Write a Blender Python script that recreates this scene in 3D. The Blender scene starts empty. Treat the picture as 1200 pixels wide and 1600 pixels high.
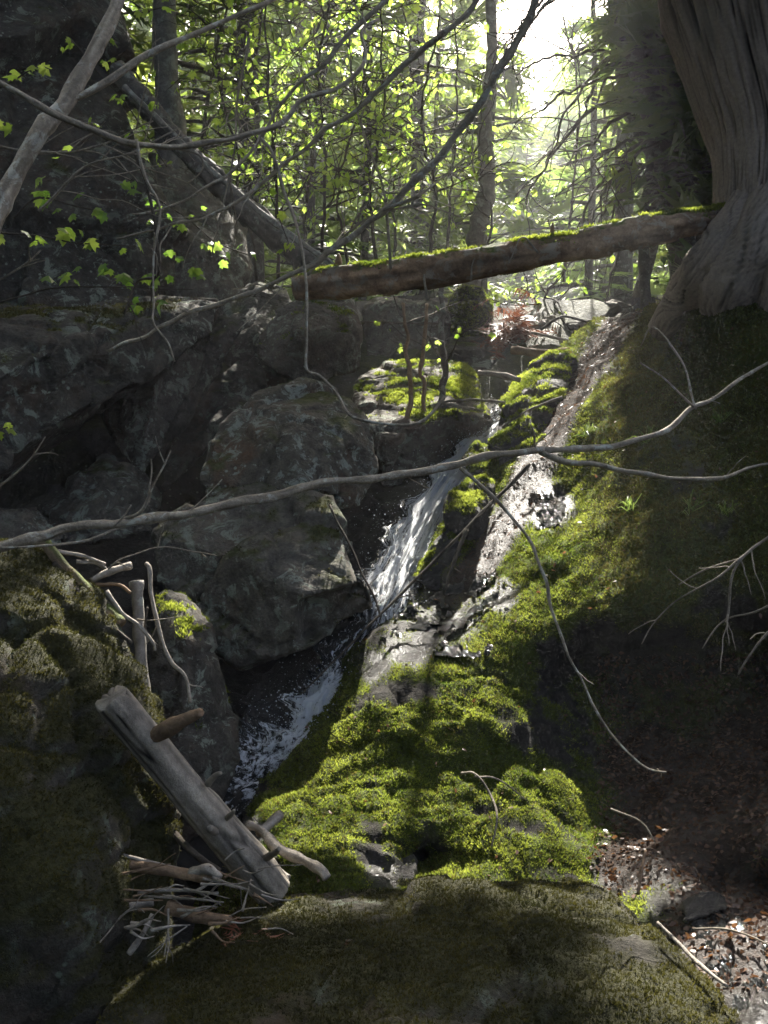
import bpy, bmesh, math, random
import numpy as np
from mathutils import Vector, Matrix

random.seed(7)
rng = np.random.default_rng(7)
scene = bpy.context.scene
R = math.radians

# ------------------------------------------------------------------ camera
F = 800.0 / math.tan(R(27.5))            # focal length in pixels of the 1200x1600 photograph
CAM = np.array([0.0, 0.0, 1.5]); PITCH = R(-4.0)
cam_d = bpy.data.cameras.new('camera'); cam = bpy.data.objects.new('camera', cam_d)
scene.collection.objects.link(cam); scene.camera = cam
cam.location = CAM; cam.rotation_euler = (R(90) + PITCH, 0, 0)
cam_d.sensor_fit = 'VERTICAL'; cam_d.angle = R(55); cam_d.clip_start = 0.02; cam_d.clip_end = 600

# ------------------------------------------------------------------ sky and sun
SUN_EL, SUN_AZ = R(43.5), R(8.0)         # azimuth: to the right of straight ahead (+Y)
SUN = np.array([math.sin(SUN_AZ) * math.cos(SUN_EL), math.cos(SUN_AZ) * math.cos(SUN_EL), math.sin(SUN_EL)])
world = bpy.data.worlds.new('World'); scene.world = world; world.use_nodes = True
wn = world.node_tree; wn.nodes.clear()
wo = wn.nodes.new('ShaderNodeOutputWorld'); wb = wn.nodes.new('ShaderNodeBackground'); ws = wn.nodes.new('ShaderNodeTexSky')
ws.sky_type = 'NISHITA'; ws.sun_disc = False; ws.sun_elevation = SUN_EL; ws.sun_rotation = SUN_AZ
ws.dust_density = 7.0; ws.ozone_density = 0.2; ws.air_density = 0.7
wb.inputs['Strength'].default_value = 0.085
wn.links.new(ws.outputs[0], wb.inputs[0]); wn.links.new(wb.outputs[0], wo.inputs[0])
sl = bpy.data.lights.new('sun', 'SUN'); sun = bpy.data.objects.new('sun', sl); scene.collection.objects.link(sun)
sl.energy = 5.0; sl.angle = R(0.53); sl.color = (1.0, 0.95, 0.86)
sun.rotation_euler = Vector(SUN).to_track_quat('Z', 'Y').to_euler()
vs = scene.view_settings
vs.view_transform = 'Standard'; vs.look = 'None'; vs.exposure = 2.3; vs.gamma = 1.0; vs.use_curve_mapping = False
scene.cycles.use_denoising = True
scene.cycles.adaptive_threshold = 0.02; scene.cycles.max_bounces = 7; scene.cycles.transparent_max_bounces = 8
scene.cycles.sample_clamp_indirect = 6.0
scene.cycles.caustics_reflective = False; scene.cycles.caustics_refractive = False

# ------------------------------------------------------------------ helpers
cp, sp_ = math.cos(PITCH), math.sin(PITCH)
FWD = np.array([0, cp, sp_]); UP = np.array([0, -sp_, cp]); RT = np.array([1.0, 0, 0])
def P(px, py, d):
    px = np.asarray(px, float); py = np.asarray(py, float); d = np.asarray(d, float)
    a = (px - 600) / F * d; b = (800 - py) / F * d
    return CAM + a[..., None] * RT + b[..., None] * UP + d[..., None] * FWD
def P1(t): return P(*t)
def to_px(p):
    q = p - CAM; d = q @ FWD
    return 600 + F * (q @ RT) / d, 800 - F * (q @ UP) / d, d

def _hash(i, j, k, s):
    n = (i * 73856093) ^ (j * 19349663) ^ (k * 83492791) ^ (s * 2654435761)
    n = n & 0xFFFFFFFF
    n = ((n ^ (n >> 16)) * 0x45d9f3b) & 0xFFFFFFFF
    n = ((n ^ (n >> 16)) * 0x45d9f3b) & 0xFFFFFFFF
    n = n ^ (n >> 16)
    return (n & 0xFFFFFF) / float(0xFFFFFF) * 2 - 1
def vnoise(p, s=0):
    p = np.asarray(p, float); f = np.floor(p).astype(np.int64); t = p - f
    t = t * t * t * (t * (t * 6 - 15) + 10)
    r = 0
    for a in (0, 1):
        wa = t[:, 0] if a else 1 - t[:, 0]
        for b in (0, 1):
            wb_ = t[:, 1] if b else 1 - t[:, 1]
            for c in (0, 1):
                wc = t[:, 2] if c else 1 - t[:, 2]
                r = r + wa * wb_ * wc * _hash(f[:, 0] + a, f[:, 1] + b, f[:, 2] + c, s)
    return r
def fbm(p, freq, octv=4, s=0, gain=0.5):
    r = 0; a = 1.0; tot = 0
    for o in range(octv):
        r = r + a * vnoise(p * freq + 17.3 * o, s + o); tot += a; a *= gain; freq *= 2.03
    return r / tot
def sstep(a, b, x): 
    t = np.clip((x - a) / (b - a), 0, 1); return t * t * (3 - 2 * t)
def cells(p, freq, s=0):
    """Voronoi F1 and a per-cell random: flat facets for broken rock"""
    q = p * freq; f = np.floor(q).astype(np.int64); best = np.full(len(p), 9.0); b2 = np.full(len(p), 9.0); rid = np.zeros(len(p)); off = np.zeros((len(p), 3))
    for a in (-1, 0, 1):
        for b in (-1, 0, 1):
            for c in (-1, 0, 1):
                i, j, k = f[:, 0] + a, f[:, 1] + b, f[:, 2] + c
                h = np.stack([i + .5 + .45 * _hash(i, j, k, s), j + .5 + .45 * _hash(i, j, k, s + 1), k + .5 + .45 * _hash(i, j, k, s + 2)], 1)
                d = np.linalg.norm(q - h, axis=1); m = d < best
                b2 = np.where(m, best, np.minimum(b2, d)); best[m] = d[m]; rid[m] = _hash(i, j, k, s + 5)[m]; off[m] = (q - h)[m]
    dirs = np.stack([np.sin(rid * 91.7), np.sin(rid * 57.3 + 1), np.sin(rid * 33.1 + 2)], 1)
    return b2 - best, rid, (off * dirs).sum(1)

def link(o, parent=None):
    scene.collection.objects.link(o)
    if parent is not None: o.parent = parent
    return o
def mesh_obj(name, V, Fc, mat, parent=None, smooth=True, attrs=None):
    """Fc: (n,3) or (n,4) array, or a list of such arrays"""
    if not isinstance(Fc, list): Fc = [Fc]
    me = bpy.data.meshes.new(name)
    V = np.asarray(V, np.float32)
    loops = np.concatenate([f.ravel() for f in Fc]).astype(np.int32)
    tot = np.concatenate([np.full(len(f), f.shape[1]) for f in Fc]).astype(np.int32)
    me.vertices.add(len(V)); me.vertices.foreach_set('co', V.ravel())
    me.loops.add(len(loops)); me.loops.foreach_set('vertex_index', loops)
    me.polygons.add(len(tot)); me.polygons.foreach_set('loop_start', np.concatenate([[0], np.cumsum(tot)[:-1]]).astype(np.int32))
    me.polygons.foreach_set('use_smooth', np.full(len(tot), smooth))
    if attrs:
        for k, v in attrs.items():
            at = me.attributes.new(k, 'FLOAT', 'POINT'); at.data.foreach_set('value', np.asarray(v, np.float32))
    me.update(calc_edges=True)
    me.materials.append(mat)
    return link(bpy.data.objects.new(name, me), parent)
def tag(o, label=None, cat=None, group=None, kind=None):
    if label: o['label'] = label
    if cat: o['category'] = cat
    if group: o['group'] = group
    if kind: o['kind'] = kind
    return o
def empty(name, loc=(0, 0, 0)):
    o = bpy.data.objects.new(name, None); o.empty_display_size = 0.1; link(o); o.location = loc
    return o
def vnormals(V, T):
    a, b, c = V[T[:, 0]], V[T[:, 1]], V[T[:, 2]]
    n = np.cross(b - a, c - a); N = np.zeros_like(V)
    for k in range(3): np.add.at(N, T[:, k], n)
    return N / (np.linalg.norm(N, axis=1, keepdims=True) + 1e-12)

def catmull(pts, n=8):
    p = np.asarray(pts, float)
    if len(p) < 3: 
        t = np.linspace(0, 1, n + 1)[:, None]; return p[0] * (1 - t) + p[-1] * t
    q = np.vstack([2 * p[0] - p[1], p, 2 * p[-1] - p[-2]]); out = []
    for i in range(1, len(q) - 2):
        t = np.linspace(0, 1, n, endpoint=False)[:, None]
        a, b, c, d = q[i - 1], q[i], q[i + 1], q[i + 2]
        out.append(0.5 * (2 * b + (c - a) * t + (2 * a - 5 * b + 4 * c - d) * t ** 2 + (3 * b - a - 3 * c + d) * t ** 3))
    out.append(q[-2][None]); return np.vstack(out)
def tube_geo(path, rad, seg=7, rough=0.0, rf=12.0, cap=True, wig=0.0, seed=0, stretch=None):
    path = np.asarray(path, float); n = len(path); rad = np.asarray(rad, float) * np.ones(n)
    if rough > 0: rad = rad * (1 + 0.22 * vnoise(path * 16, seed + 3) + 0.12 * vnoise(path * 45, seed + 4))
    if wig > 0:
        path = path + wig * np.stack([vnoise(path * 9 + 31 * k, seed + k) for k in range(3)], 1)
    T = np.gradient(path, axis=0); T /= np.linalg.norm(T, axis=1, keepdims=True) + 1e-9
    ref = np.array([0.31, 0.2, 0.93]);
    if abs(T[0] @ ref) > 0.9: ref = np.array([0.9, 0.3, 0.1])
    U = np.zeros_like(T); u = np.cross(T[0], ref); u /= np.linalg.norm(u)
    for i in range(n):
        u = u - T[i] * (u @ T[i]); u /= np.linalg.norm(u) + 1e-9; U[i] = u
    W = np.cross(T, U); a = np.linspace(0, 2 * math.pi, seg, endpoint=False)
    ring = np.cos(a)[None, :, None] * U[:, None] + np.sin(a)[None, :, None] * W[:, None]
    V = path[:, None] + ring * rad[:, None, None]
    if rough > 0:
        f = fbm(V.reshape(-1, 3), rf, 3, seed).reshape(n, seg)
        V = path[:, None] + ring * (rad[:, None] * (1 + rough * f))[:, :, None]
    sl_ = np.r_[0, np.cumsum(np.linalg.norm(np.diff(path, axis=0), axis=1))]; rm = float(rad.max())
    qq = np.stack([np.cos(a)[None] * 3.2 + 0 * sl_[:, None], np.sin(a)[None] * 3.2 + 0 * sl_[:, None], 0 * a[None] + sl_[:, None] * (0.28 / max(rm, .004))], -1).reshape(-1, 3) + seed
    stq = fbm(qq, 1.0, 2, seed + 7, .6); tube_geo.streak = np.r_[stq, [stq[0], stq[-1]]] if cap else stq
    if rough > 0.05: V = V + ring * (rad[:, None] * 0.9 * rough * stq.reshape(n, seg))[:, :, None]
    V = V.reshape(-1, 3); i = np.arange(n - 1)[:, None] * seg; j = np.arange(seg)[None]; k = (j + 1) % seg
    Q = np.stack([i + j, i + k, i + seg + k, i + seg + j], -1).reshape(-1, 4)
    faces = [Q]
    if cap:
        V = np.vstack([V, path[0], path[-1]]); c0, c1 = len(V) - 2, len(V) - 1; jj = np.arange(seg); kk = (jj + 1) % seg
        faces.append(np.concatenate([np.stack([kk, jj, np.full(seg, c0)], 1), np.stack([(n - 1) * seg + jj, (n - 1) * seg + kk, np.full(seg, c1)], 1)]))
    return V, faces
class Geo:
    def __init__(s): s.V = []; s.F = {3: [], 4: []}; s.A = []; s.n = 0
    def add(s, V, faces, a=0.5):
        s.V.append(V); s.A.append(np.full(len(V), a) if np.isscalar(a) else a)
        for f in (faces if isinstance(faces, list) else [faces]): s.F[f.shape[1]].append(f + s.n)
        s.n += len(V)
    def build(s, name, mat, parent=None, smooth=True, attr='rnd'):
        fs = [np.concatenate(s.F[k]) for k in (3, 4) if s.F[k]]
        return mesh_obj(name, np.vstack(s.V), fs, mat, parent, smooth, {attr: np.concatenate(s.A)})

# ------------------------------------------------------------------ materials
class NT:
    def __init__(s, name):
        s.m = bpy.data.materials.new(name); s.m.use_nodes = True; s.t = s.m.node_tree; s.t.nodes.clear()
        s.out = s.n('ShaderNodeOutputMaterial'); s.co = None
    def n(s, typ, **kw):
        x = s.t.nodes.new(typ)
        for k, v in kw.items():
            if k.startswith('i_'): x.inputs[k[2:].replace('_', ' ')].default_value = v
            else: setattr(x, k, v)
        return x
    def l(s, a, b): s.t.links.new(a, b)
    def coord(s):
        if s.co is None: s.co = s.n('ShaderNodeNewGeometry').outputs['Position']
        return s.co
    def noise(s, scale, detail=5, rough=0.6, vec=None, dist=0.0):
        x = s.n('ShaderNodeTexNoise'); x.inputs['Scale'].default_value = scale; x.inputs['Detail'].default_value = detail
        x.inputs['Roughness'].default_value = rough; x.inputs['Distortion'].default_value = dist
        s.l(vec if vec is not None else s.coord(), x.inputs['Vector']); return x.outputs['Fac']
    def ramp(s, fac, stops):
        x = s.n('ShaderNodeValToRGB'); e = x.color_ramp.elements
        while len(e) < len(stops): e.new(0.5)
        for k, (p, c) in enumerate(stops):
            e[k].position = p; e[k].color = (c, c, c, 1) if np.isscalar(c) else (*c, 1)
        s.l(fac, x.inputs[0]); return x.outputs[0]
    def mix(s, fac, a, b, mode='MIX'):
        x = s.n('ShaderNodeMix', data_type='RGBA', blend_type=mode)
        for v, i in ((fac, 0), (a, 6), (b, 7)):
            if hasattr(v, 'links'): s.l(v, x.inputs[i])
            else: x.inputs[i].default_value = v if i == 0 else (*v, 1)
        return x.outputs[2]
    def math(s, op, a, b=0.0, clamp=False):
        x = s.n('ShaderNodeMath', operation=op, use_clamp=clamp)
        for v, i in ((a, 0), (b, 1)):
            if hasattr(v, 'links'): s.l(v, x.inputs[i])
            else: x.inputs[i].default_value = v
        return x.outputs[0]
    def attr(s, name): return s.n('ShaderNodeAttribute', attribute_name=name).outputs['Fac']
    def bump(s, h, strength, dist):
        x = s.n('ShaderNodeBump'); x.inputs['Strength'].default_value = strength; x.inputs['Distance'].default_value = dist
        s.l(h, x.inputs['Height']); return x.outputs[0]
    def bsdf(s, col, rough=0.8, normal=None, spec=0.3):
        x = s.n('ShaderNodeBsdfPrincipled')
        for v, k in ((col, 'Base Color'), (rough, 'Roughness'), (spec, 'Specular IOR Level')):
            if hasattr(v, 'links'): s.l(v, x.inputs[k])
            else: x.inputs[k].default_value = (*v, 1) if k == 'Base Color' else v
        if normal is not None: s.l(normal, x.inputs['Normal'])
        return x.outputs[0]
    def done(s, sh): s.l(sh, s.out.inputs['Surface']); return s.m

def rock_mat(name, dark, light, lichen=(0.30, 0.33, 0.27), lich=0.5, mossc=((0.028, 0.035, 0.008), (0.085, 0.095, 0.015)), rust=0.3):
    t = NT(name)
    big = t.noise(3.0, 6, 0.65); fine = t.noise(60, 6, 0.7); mid = t.noise(14, 6, 0.7)
    base = t.mix(t.ramp(mid, [(0.3, 0.0), (0.7, 1.0)]), dark, light)
    base = t.mix(t.math('MULTIPLY', t.ramp(big, [(0.52, 0.0), (0.68, 1.0)]), rust), base, (0.14, 0.065, 0.028))
    base = t.mix(0.6, base, t.ramp(fine, [(0.25, 0.25), (0.75, 0.85)]), 'OVERLAY')
    # lichen blotches with a shape of their own
    lb = t.noise(9, 8, 0.75, dist=0.6)
    lm = t.math('MULTIPLY', t.ramp(lb, [(0.53, 0.0), (0.58, 1.0)]), t.ramp(t.noise(2.2, 3, 0.5), [(0.6 - 0.25 * lich, 0.0), (0.75 - 0.25 * lich, 1.0)]))
    vor = t.n('ShaderNodeTexVoronoi'); vor.inputs['Scale'].default_value = 22; t.l(t.coord(), vor.inputs['Vector'])
    spots = t.math('MULTIPLY', t.ramp(vor.outputs['Distance'], [(0.16, 1.0), (0.24, 0.0)]), t.ramp(t.noise(5, 2), [(0.52, 0.0), (0.6, 1.0)]))
    lm = t.math('MULTIPLY', t.math('MAXIMUM', lm, spots), 0.8)
    base = t.mix(lm, base, lichen)
    mo = t.attr('moss'); mcol = t.mix(t.ramp(t.noise(30, 5, 0.7), [(0.3, 0.0), (0.7, 1.0)]), *mossc)
    base = t.mix(t.math('MULTIPLY', mo, 0.95, True), base, mcol)
    wet = t.attr('wet'); base = t.mix(wet, base, t.mix(1.0, base, (0.55, 0.52, 0.48), 'MULTIPLY'))
    h = t.math('ADD', t.math('MULTIPLY', mid, 0.6), t.math('MULTIPLY', fine, 0.4))
    rough = t.math('SUBTRACT', 0.85, t.math('MULTIPLY', wet, 0.62))
    spec = t.math('ADD', 0.25, t.math('MULTIPLY', wet, 0.45))
    return t.done(t.bsdf(base, rough, t.bump(h, 1.0, 0.05), spec))
M = {}
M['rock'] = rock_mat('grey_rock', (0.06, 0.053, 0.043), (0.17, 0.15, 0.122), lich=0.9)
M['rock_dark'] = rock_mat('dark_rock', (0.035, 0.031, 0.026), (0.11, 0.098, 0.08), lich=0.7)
M['rock_lichen'] = rock_mat('lichen_rock', (0.055, 0.048, 0.038), (0.15, 0.13, 0.10), lichen=(0.34, 0.37, 0.32), lich=2.0, rust=0.7)
M['rock_wet'] = rock_mat('wet_rock', (0.03, 0.028, 0.026), (0.085, 0.078, 0.07), lich=-0.6, rust=0.2)
M['rock_moss'] = rock_mat('mossy_rock', (0.03, 0.027, 0.02), (0.085, 0.076, 0.06), lichen=(0.17, 0.20, 0.15), lich=0.7, mossc=((0.020, 0.021, 0.006), (0.055, 0.052, 0.014)))

def bank_mat():
    t = NT('bank_soil')
    fine = t.noise(70, 6, 0.7); mid = t.noise(16, 6, 0.7)
    rock = t.mix(t.ramp(mid, [(0.3, 0.0), (0.7, 1.0)]), (0.014, 0.012, 0.010), (0.055, 0.048, 0.04))
    soil = t.mix(t.ramp(fine, [(0.35, 0.0), (0.65, 1.0)]), (0.012, 0.008, 0.006), (0.07, 0.042, 0.026))
    moss = t.mix(t.ramp(t.noise(35, 6, 0.7), [(0.3, 0.0), (0.7, 1.0)]), (0.028, 0.038, 0.008), (0.10, 0.12, 0.02))
    c = t.mix(t.attr('litter'), rock, soil)
    c = t.mix(t.attr('moss'), c, moss)
    wet = t.attr('wet')
    h = t.math('ADD', t.math('MULTIPLY', mid, 0.5), t.math('MULTIPLY', fine, 0.5))
    rough = t.math('SUBTRACT', 0.85, t.math('MULTIPLY', wet, 0.65))
    spec = t.math('ADD', 0.2, t.math('MULTIPLY', wet, 0.5))
    return t.done(t.bsdf(c, rough, t.bump(h, 1.0, 0.04), spec))
M['bank'] = bank_mat()

def ground_mat():
    t = NT('forest_floor')
    c = t.ramp(t.noise(8, 8, 0.7), [(0.3, (0.03, 0.02, 0.012)), (0.5, (0.10, 0.065, 0.035)), (0.62, (0.16, 0.12, 0.07)), (0.75, (0.05, 0.07, 0.015))])
    return t.done(t.bsdf(c, 0.8, t.bump(t.noise(30, 6, 0.7), 1.0, 0.08)))
M['ground'] = ground_mat()

def bark_mat(name, a, b, scale=18, str_=6.0, rough=0.85, lichen=None, mossy=0.0):
    t = NT(name); tc = t.n('ShaderNodeTexCoord').outputs['Object']
    n1 = t.noise(scale, 6, 0.7); n2 = t.noise(scale * 5, 5, 0.7)
    c = t.mix(t.ramp(n1, [(0.3, 0.0), (0.7, 1.0)]), a, b)
    c = t.mix(0.5, c, t.ramp(n2, [(0.25, 0.2), (0.75, 0.85)]), 'OVERLAY')
    if lichen: c = t.mix(t.ramp(t.noise(scale * 0.8, 5, 0.7, dist=0.5), [(0.54, 0.0), (0.6, 0.85)]), c, lichen)
    if mossy > 0:
        nz = t.n('ShaderNodeSeparateXYZ'); t.l(t.n('ShaderNodeNewGeometry').outputs['Normal'], nz.inputs[0])
        f = t.math('ADD', nz.outputs[2], t.math('MULTIPLY', t.math('SUBTRACT', t.noise(12, 5), 0.5), 1.6))
        c = t.mix(t.ramp(f, [(0.75 - 0.5 * mossy, 0.0), (1.0 - 0.5 * mossy, 1.0)]), c, (0.07, 0.085, 0.015))
    sk = t.math('ADD', 1.0, t.math('MULTIPLY', t.attr('streak'), 0.7)); sc_ = t.n('ShaderNodeVectorMath', operation='SCALE'); t.l(c, sc_.inputs[0]); t.l(sk, sc_.inputs['Scale']); c = sc_.outputs[0]
    return t.done(t.bsdf(c, rough, t.bump(t.math('ADD', n1, t.math('MULTIPLY', n2, 0.5)), 0.8, 0.012)))
M['branch'] = bark_mat('smooth_grey_bark', (0.17, 0.14, 0.10), (0.38, 0.325, 0.25), 25, lichen=(0.45, 0.44, 0.37))
M['twig'] = bark_mat('pale_twig_bark', (0.14, 0.115, 0.085), (0.32, 0.28, 0.22), 40)
M['twig_dark'] = bark_mat('dark_twig_bark', (0.035, 0.028, 0.02), (0.10, 0.08, 0.06), 30)
M['trunk'] = bark_mat('dark_trunk_bark', (0.04, 0.035, 0.03), (0.13, 0.115, 0.10), 14, lichen=(0.20, 0.21, 0.18))
M['trunk_pale'] = bark_mat('pale_trunk_bark', (0.10, 0.09, 0.08), (0.27, 0.25, 0.22), 10, lichen=(0.32, 0.33, 0.29))
M['driftwood'] = bark_mat('bleached_wood', (0.20, 0.17, 0.135), (0.40, 0.355, 0.30), 20)
M['sawn_log'] = bark_mat('peeled_log_wood', (0.17, 0.145, 0.115), (0.31, 0.275, 0.225), 9)
M['mossy_wood'] = bark_mat('mossy_wood', (0.09, 0.06, 0.035), (0.26, 0.19, 0.12), 14, mossy=0.7)
M['brown_wood'] = bark_mat('brown_wood', (0.11, 0.07, 0.04), (0.28, 0.19, 0.12), 16)
M['bridge'] = bark_mat('rotting_log_bark', (0.09, 0.055, 0.034), (0.36, 0.24, 0.15), 12, lichen=(0.28, 0.24, 0.19), mossy=0.30)

def cedar_mat():
    t = NT('cedar_bark')
    r = t.attr('rnd')
    c = t.mix(t.ramp(r, [(0.2, 0.0), (0.8, 1.0)]), (0.018, 0.013, 0.010), (0.26, 0.21, 0.17))
    c = t.mix(0.5, c, t.ramp(t.noise(50, 5, 0.7), [(0.25, 0.25), (0.75, 0.8)]), 'OVERLAY')
    c = t.mix(t.ramp(t.noise(3, 4), [(0.5, 0.0), (0.75, 0.4)]), c, (0.22, 0.21, 0.18))
    return t.done(t.bsdf(c, 0.9, t.bump(t.noise(60, 5, 0.7), 0.6, 0.01)))
M['cedar'] = cedar_mat()

def leaf_mat(name, a, b, trans=0.55, rough=0.45, tcol=None):
    t = NT(name); r = t.attr('rnd')
    c = t.mix(r, a, b)
    tc = t.mix(r, tcol[0], tcol[1]) if tcol else c
    x = t.bsdf(c, rough, None, 0.35)
    tr = t.n('ShaderNodeBsdfTranslucent'); t.l(tc, tr.inputs['Color'])
    m = t.n('ShaderNodeMixShader'); m.inputs[0].default_value = trans; t.l(x, m.inputs[1]); t.l(tr.outputs[0], m.inputs[2])
    return t.done(m.outputs[0])
M['maple'] = leaf_mat('sunlit_maple_leaf', (0.10, 0.16, 0.02), (0.17, 0.21, 0.03), 0.62, tcol=((0.28, 0.47, 0.045), (0.54, 0.70, 0.12)))
M['maple_shade'] = leaf_mat('shaded_maple_leaf', (0.06, 0.12, 0.02), (0.10, 0.17, 0.03), 0.55, tcol=((0.22, 0.42, 0.05), (0.36, 0.52, 0.08)))  # darker copy of the maple leaf, shade put into its colour
M['hemlock'] = leaf_mat('hemlock_needles', (0.025, 0.05, 0.012), (0.06, 0.09, 0.02), 0.45, tcol=((0.13, 0.22, 0.03), (0.38, 0.46, 0.09)))
M['cedar_leaf'] = leaf_mat('cedar_sprays', (0.03, 0.065, 0.014), (0.065, 0.115, 0.025), 0.45, tcol=((0.10, 0.17, 0.03), (0.28, 0.34, 0.08)))
M['far_leaf'] = leaf_mat('spring_foliage', (0.08, 0.12, 0.03), (0.14, 0.18, 0.05), 0.6, tcol=((0.18, 0.30, 0.06), (0.42, 0.52, 0.16)))
M['moss'] = leaf_mat('moss_tufts', (0.024, 0.038, 0.006), (0.15, 0.165, 0.024), 0.48, 0.7, tcol=((0.08, 0.14, 0.010), (0.56, 0.63, 0.09)))
M['moss_brown'] = leaf_mat('brown_moss_tufts', (0.034, 0.036, 0.010), (0.15, 0.135, 0.035), 0.4, 0.7, tcol=((0.05, 0.05, 0.01), (0.20, 0.17, 0.04)))
M['moss_dark'] = leaf_mat('dark_moss_tufts', (0.022, 0.021, 0.004), (0.088, 0.076, 0.012), 0.35, 0.7, tcol=((0.03, 0.035, 0.008), (0.12, 0.11, 0.025)))
M['litter'] = leaf_mat('dead_leaves', (0.03, 0.016, 0.010), (0.16, 0.095, 0.06), 0.25, 0.4, tcol=((0.10, 0.04, 0.015), (0.30, 0.14, 0.05)))
M['grassy'] = leaf_mat('sedge_blades', (0.05, 0.09, 0.02), (0.12, 0.17, 0.05), 0.5, 0.4, tcol=((0.15, 0.25, 0.04), (0.35, 0.45, 0.1)))
M['red_twig'] = leaf_mat('rust_needles', (0.10, 0.035, 0.018), (0.22, 0.09, 0.05), 0.3)

def water_mat():
    t = NT('stream_water_surface'); foam = t.attr('foam'); u = t.attr('u'); v = t.attr('v')
    cv = t.n('ShaderNodeCombineXYZ'); t.l(t.math('MULTIPLY', u, 26.0), cv.inputs[0]); t.l(t.math('MULTIPLY', v, 11.0), cv.inputs[1])
    st = t.noise(1.0, 6, 0.7, cv.outputs[0], 0.6); bl = t.noise(75, 6, 0.75)
    k = t.math('ADD', t.math('MULTIPLY', st, 0.8), t.math('MULTIPLY', bl, 0.2))
    lo = t.math('SUBTRACT', 0.74, t.math('MULTIPLY', foam, 0.36))
    f = t.math('MULTIPLY', t.math('SUBTRACT', k, lo), 11.0, True)
    w = t.bsdf((0.012, 0.013, 0.012), 0.08, t.bump(t.noise(70, 4, 0.6), 1.0, 0.03), 0.7)
    fo = t.bsdf((0.88, 0.9, 0.92), 0.35, t.bump(t.noise(110, 4, 0.7), 0.8, 0.01), 0.4)
    tr = t.n('ShaderNodeBsdfTranslucent'); tr.inputs['Color'].default_value = (0.82, 0.86, 0.9, 1)
    m1 = t.n('ShaderNodeMixShader'); m1.inputs[0].default_value = 0.4; t.l(fo, m1.inputs[1]); t.l(tr.outputs[0], m1.inputs[2])
    m = t.n('ShaderNodeMixShader'); t.l(f, m.inputs[0]); t.l(w, m.inputs[1]); t.l(m1.outputs[0], m.inputs[2])
    return t.done(m.outputs[0])
M['water'] = water_mat()
def drop_mat():
    t = NT('spray_drops'); a = t.bsdf((0.8, 0.84, 0.88), 0.2, None, 0.5)
    tr = t.n('ShaderNodeBsdfTranslucent'); tr.inputs['Color'].default_value = (0.85, 0.88, 0.92, 1)
    m = t.n('ShaderNodeMixShader'); m.inputs[0].default_value = 0.5; t.l(a, m.inputs[1]); t.l(tr.outputs[0], m.inputs[2]); return t.done(m.outputs[0])
M['drops'] = drop_mat()

# ------------------------------------------------------------------ moss tufts, leaves
def tufts(V, T, w, n, size, mat, parent, seed=0, blades=3, name='moss'):
    """n little moss shoots over the triangles of a surface, where the weight w (per vertex) is high"""
    g = np.random.default_rng(seed)
    a, b, c = V[T[:, 0]], V[T[:, 1]], V[T[:, 2]]
    cr = np.cross(b - a, c - a); ar = np.linalg.norm(cr, axis=1); wt = ar * np.clip(w[T].mean(1), 0, 1) ** 1.5
    if wt.sum() <= 0: return
    idx = g.choice(len(T), n, p=wt / wt.sum()); r1, r2 = np.sqrt(g.random(n)), g.random(n)
    p = (1 - r1)[:, None] * a[idx] + (r1 * (1 - r2))[:, None] * b[idx] + (r1 * r2)[:, None] * c[idx]
    nn = cr[idx] / (ar[idx][:, None] + 1e-12)
    clump = fbm(p, 22, 3, seed)                        # height and colour come in cushions
    shade = np.clip(0.5 + 0.75 * fbm(p, 5, 4, seed + 9) + 0.25 * clump + 0.15 * g.standard_normal(n), 0, 1)
    VV, TT, AA = [], [], []; m = 0
    for k in range(blades):
        d = nn + 0.75 * g.standard_normal((n, 3)) + np.array([0, 0, 0.25]); d /= np.linalg.norm(d, axis=1, keepdims=True)
        s = np.cross(d, g.standard_normal((n, 3))); s /= np.linalg.norm(s, axis=1, keepdims=True) + 1e-9
        L = size * (0.6 + 0.9 * g.random(n)) * (1 + 0.4 * clump); q = p + 0.4 * size * g.standard_normal((n, 3)) * 0.6
        VV += [q - s * (0.22 * L)[:, None] - nn * 0.002, q + s * (0.22 * L)[:, None] - nn * 0.002, q + d * L[:, None]]
        i = np.arange(n); TT.append(np.stack([m + i, m + n + i, m + 2 * n + i], 1)); m += 3 * n
        AA += [shade * 0.75, shade * 0.75, np.clip(shade * 1.1, 0, 1)]
    o = mesh_obj(name, np.vstack(VV), np.vstack(TT), mat, parent, False, {'rnd': np.concatenate(AA)})
    o['kind'] = 'stuff'; return o

# maple leaf: half outline, mirrored; x across, y along, origin at the petiole
_ml = [(0, 0), (.16, -.10), (.40, -.06), (.30, .14), (.56, .30), (.44, .40), (.50, .62), (.28, .56), (.20, .70), (0, 1.0)]
def leaf_outline():
    r = _ml[1:-1]; return np.array(_ml + [(-x, y) for x, y in r[::-1]])
LO = leaf_outline()
LEAF_V = np.array([[x, y, -0.35 * abs(x) - 0.28 * y * y] for x, y in LO] + [[0, 0.32, 0.0]])
LEAF_T = np.array([[i, (i + 1) % len(LO), len(LO)] for i in range(len(LO))])
SM = np.array([[0, 0, 0], [.30, .38, -.12], [.18, .8, -.3], [0, 1, -.42], [-.18, .8, -.3], [-.30, .38, -.12]])
SM_T = np.array([[0, 1, 5], [1, 2, 5], [2, 4, 5], [2, 3, 4]])
def frames(n, g, down=0.5):
    """random leaf frames hanging outwards and down"""
    y = g.standard_normal((n, 3)); y[:, 2] = y[:, 2] * 0.4 - down; y /= np.linalg.norm(y, axis=1, keepdims=True)
    z = g.standard_normal((n, 3)) * 0.55 + np.array([0, 0, 1.0]); x = np.cross(y, z); x /= np.linalg.norm(x, axis=1, keepdims=True)
    z = np.cross(x, y); return x, y, z
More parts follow.
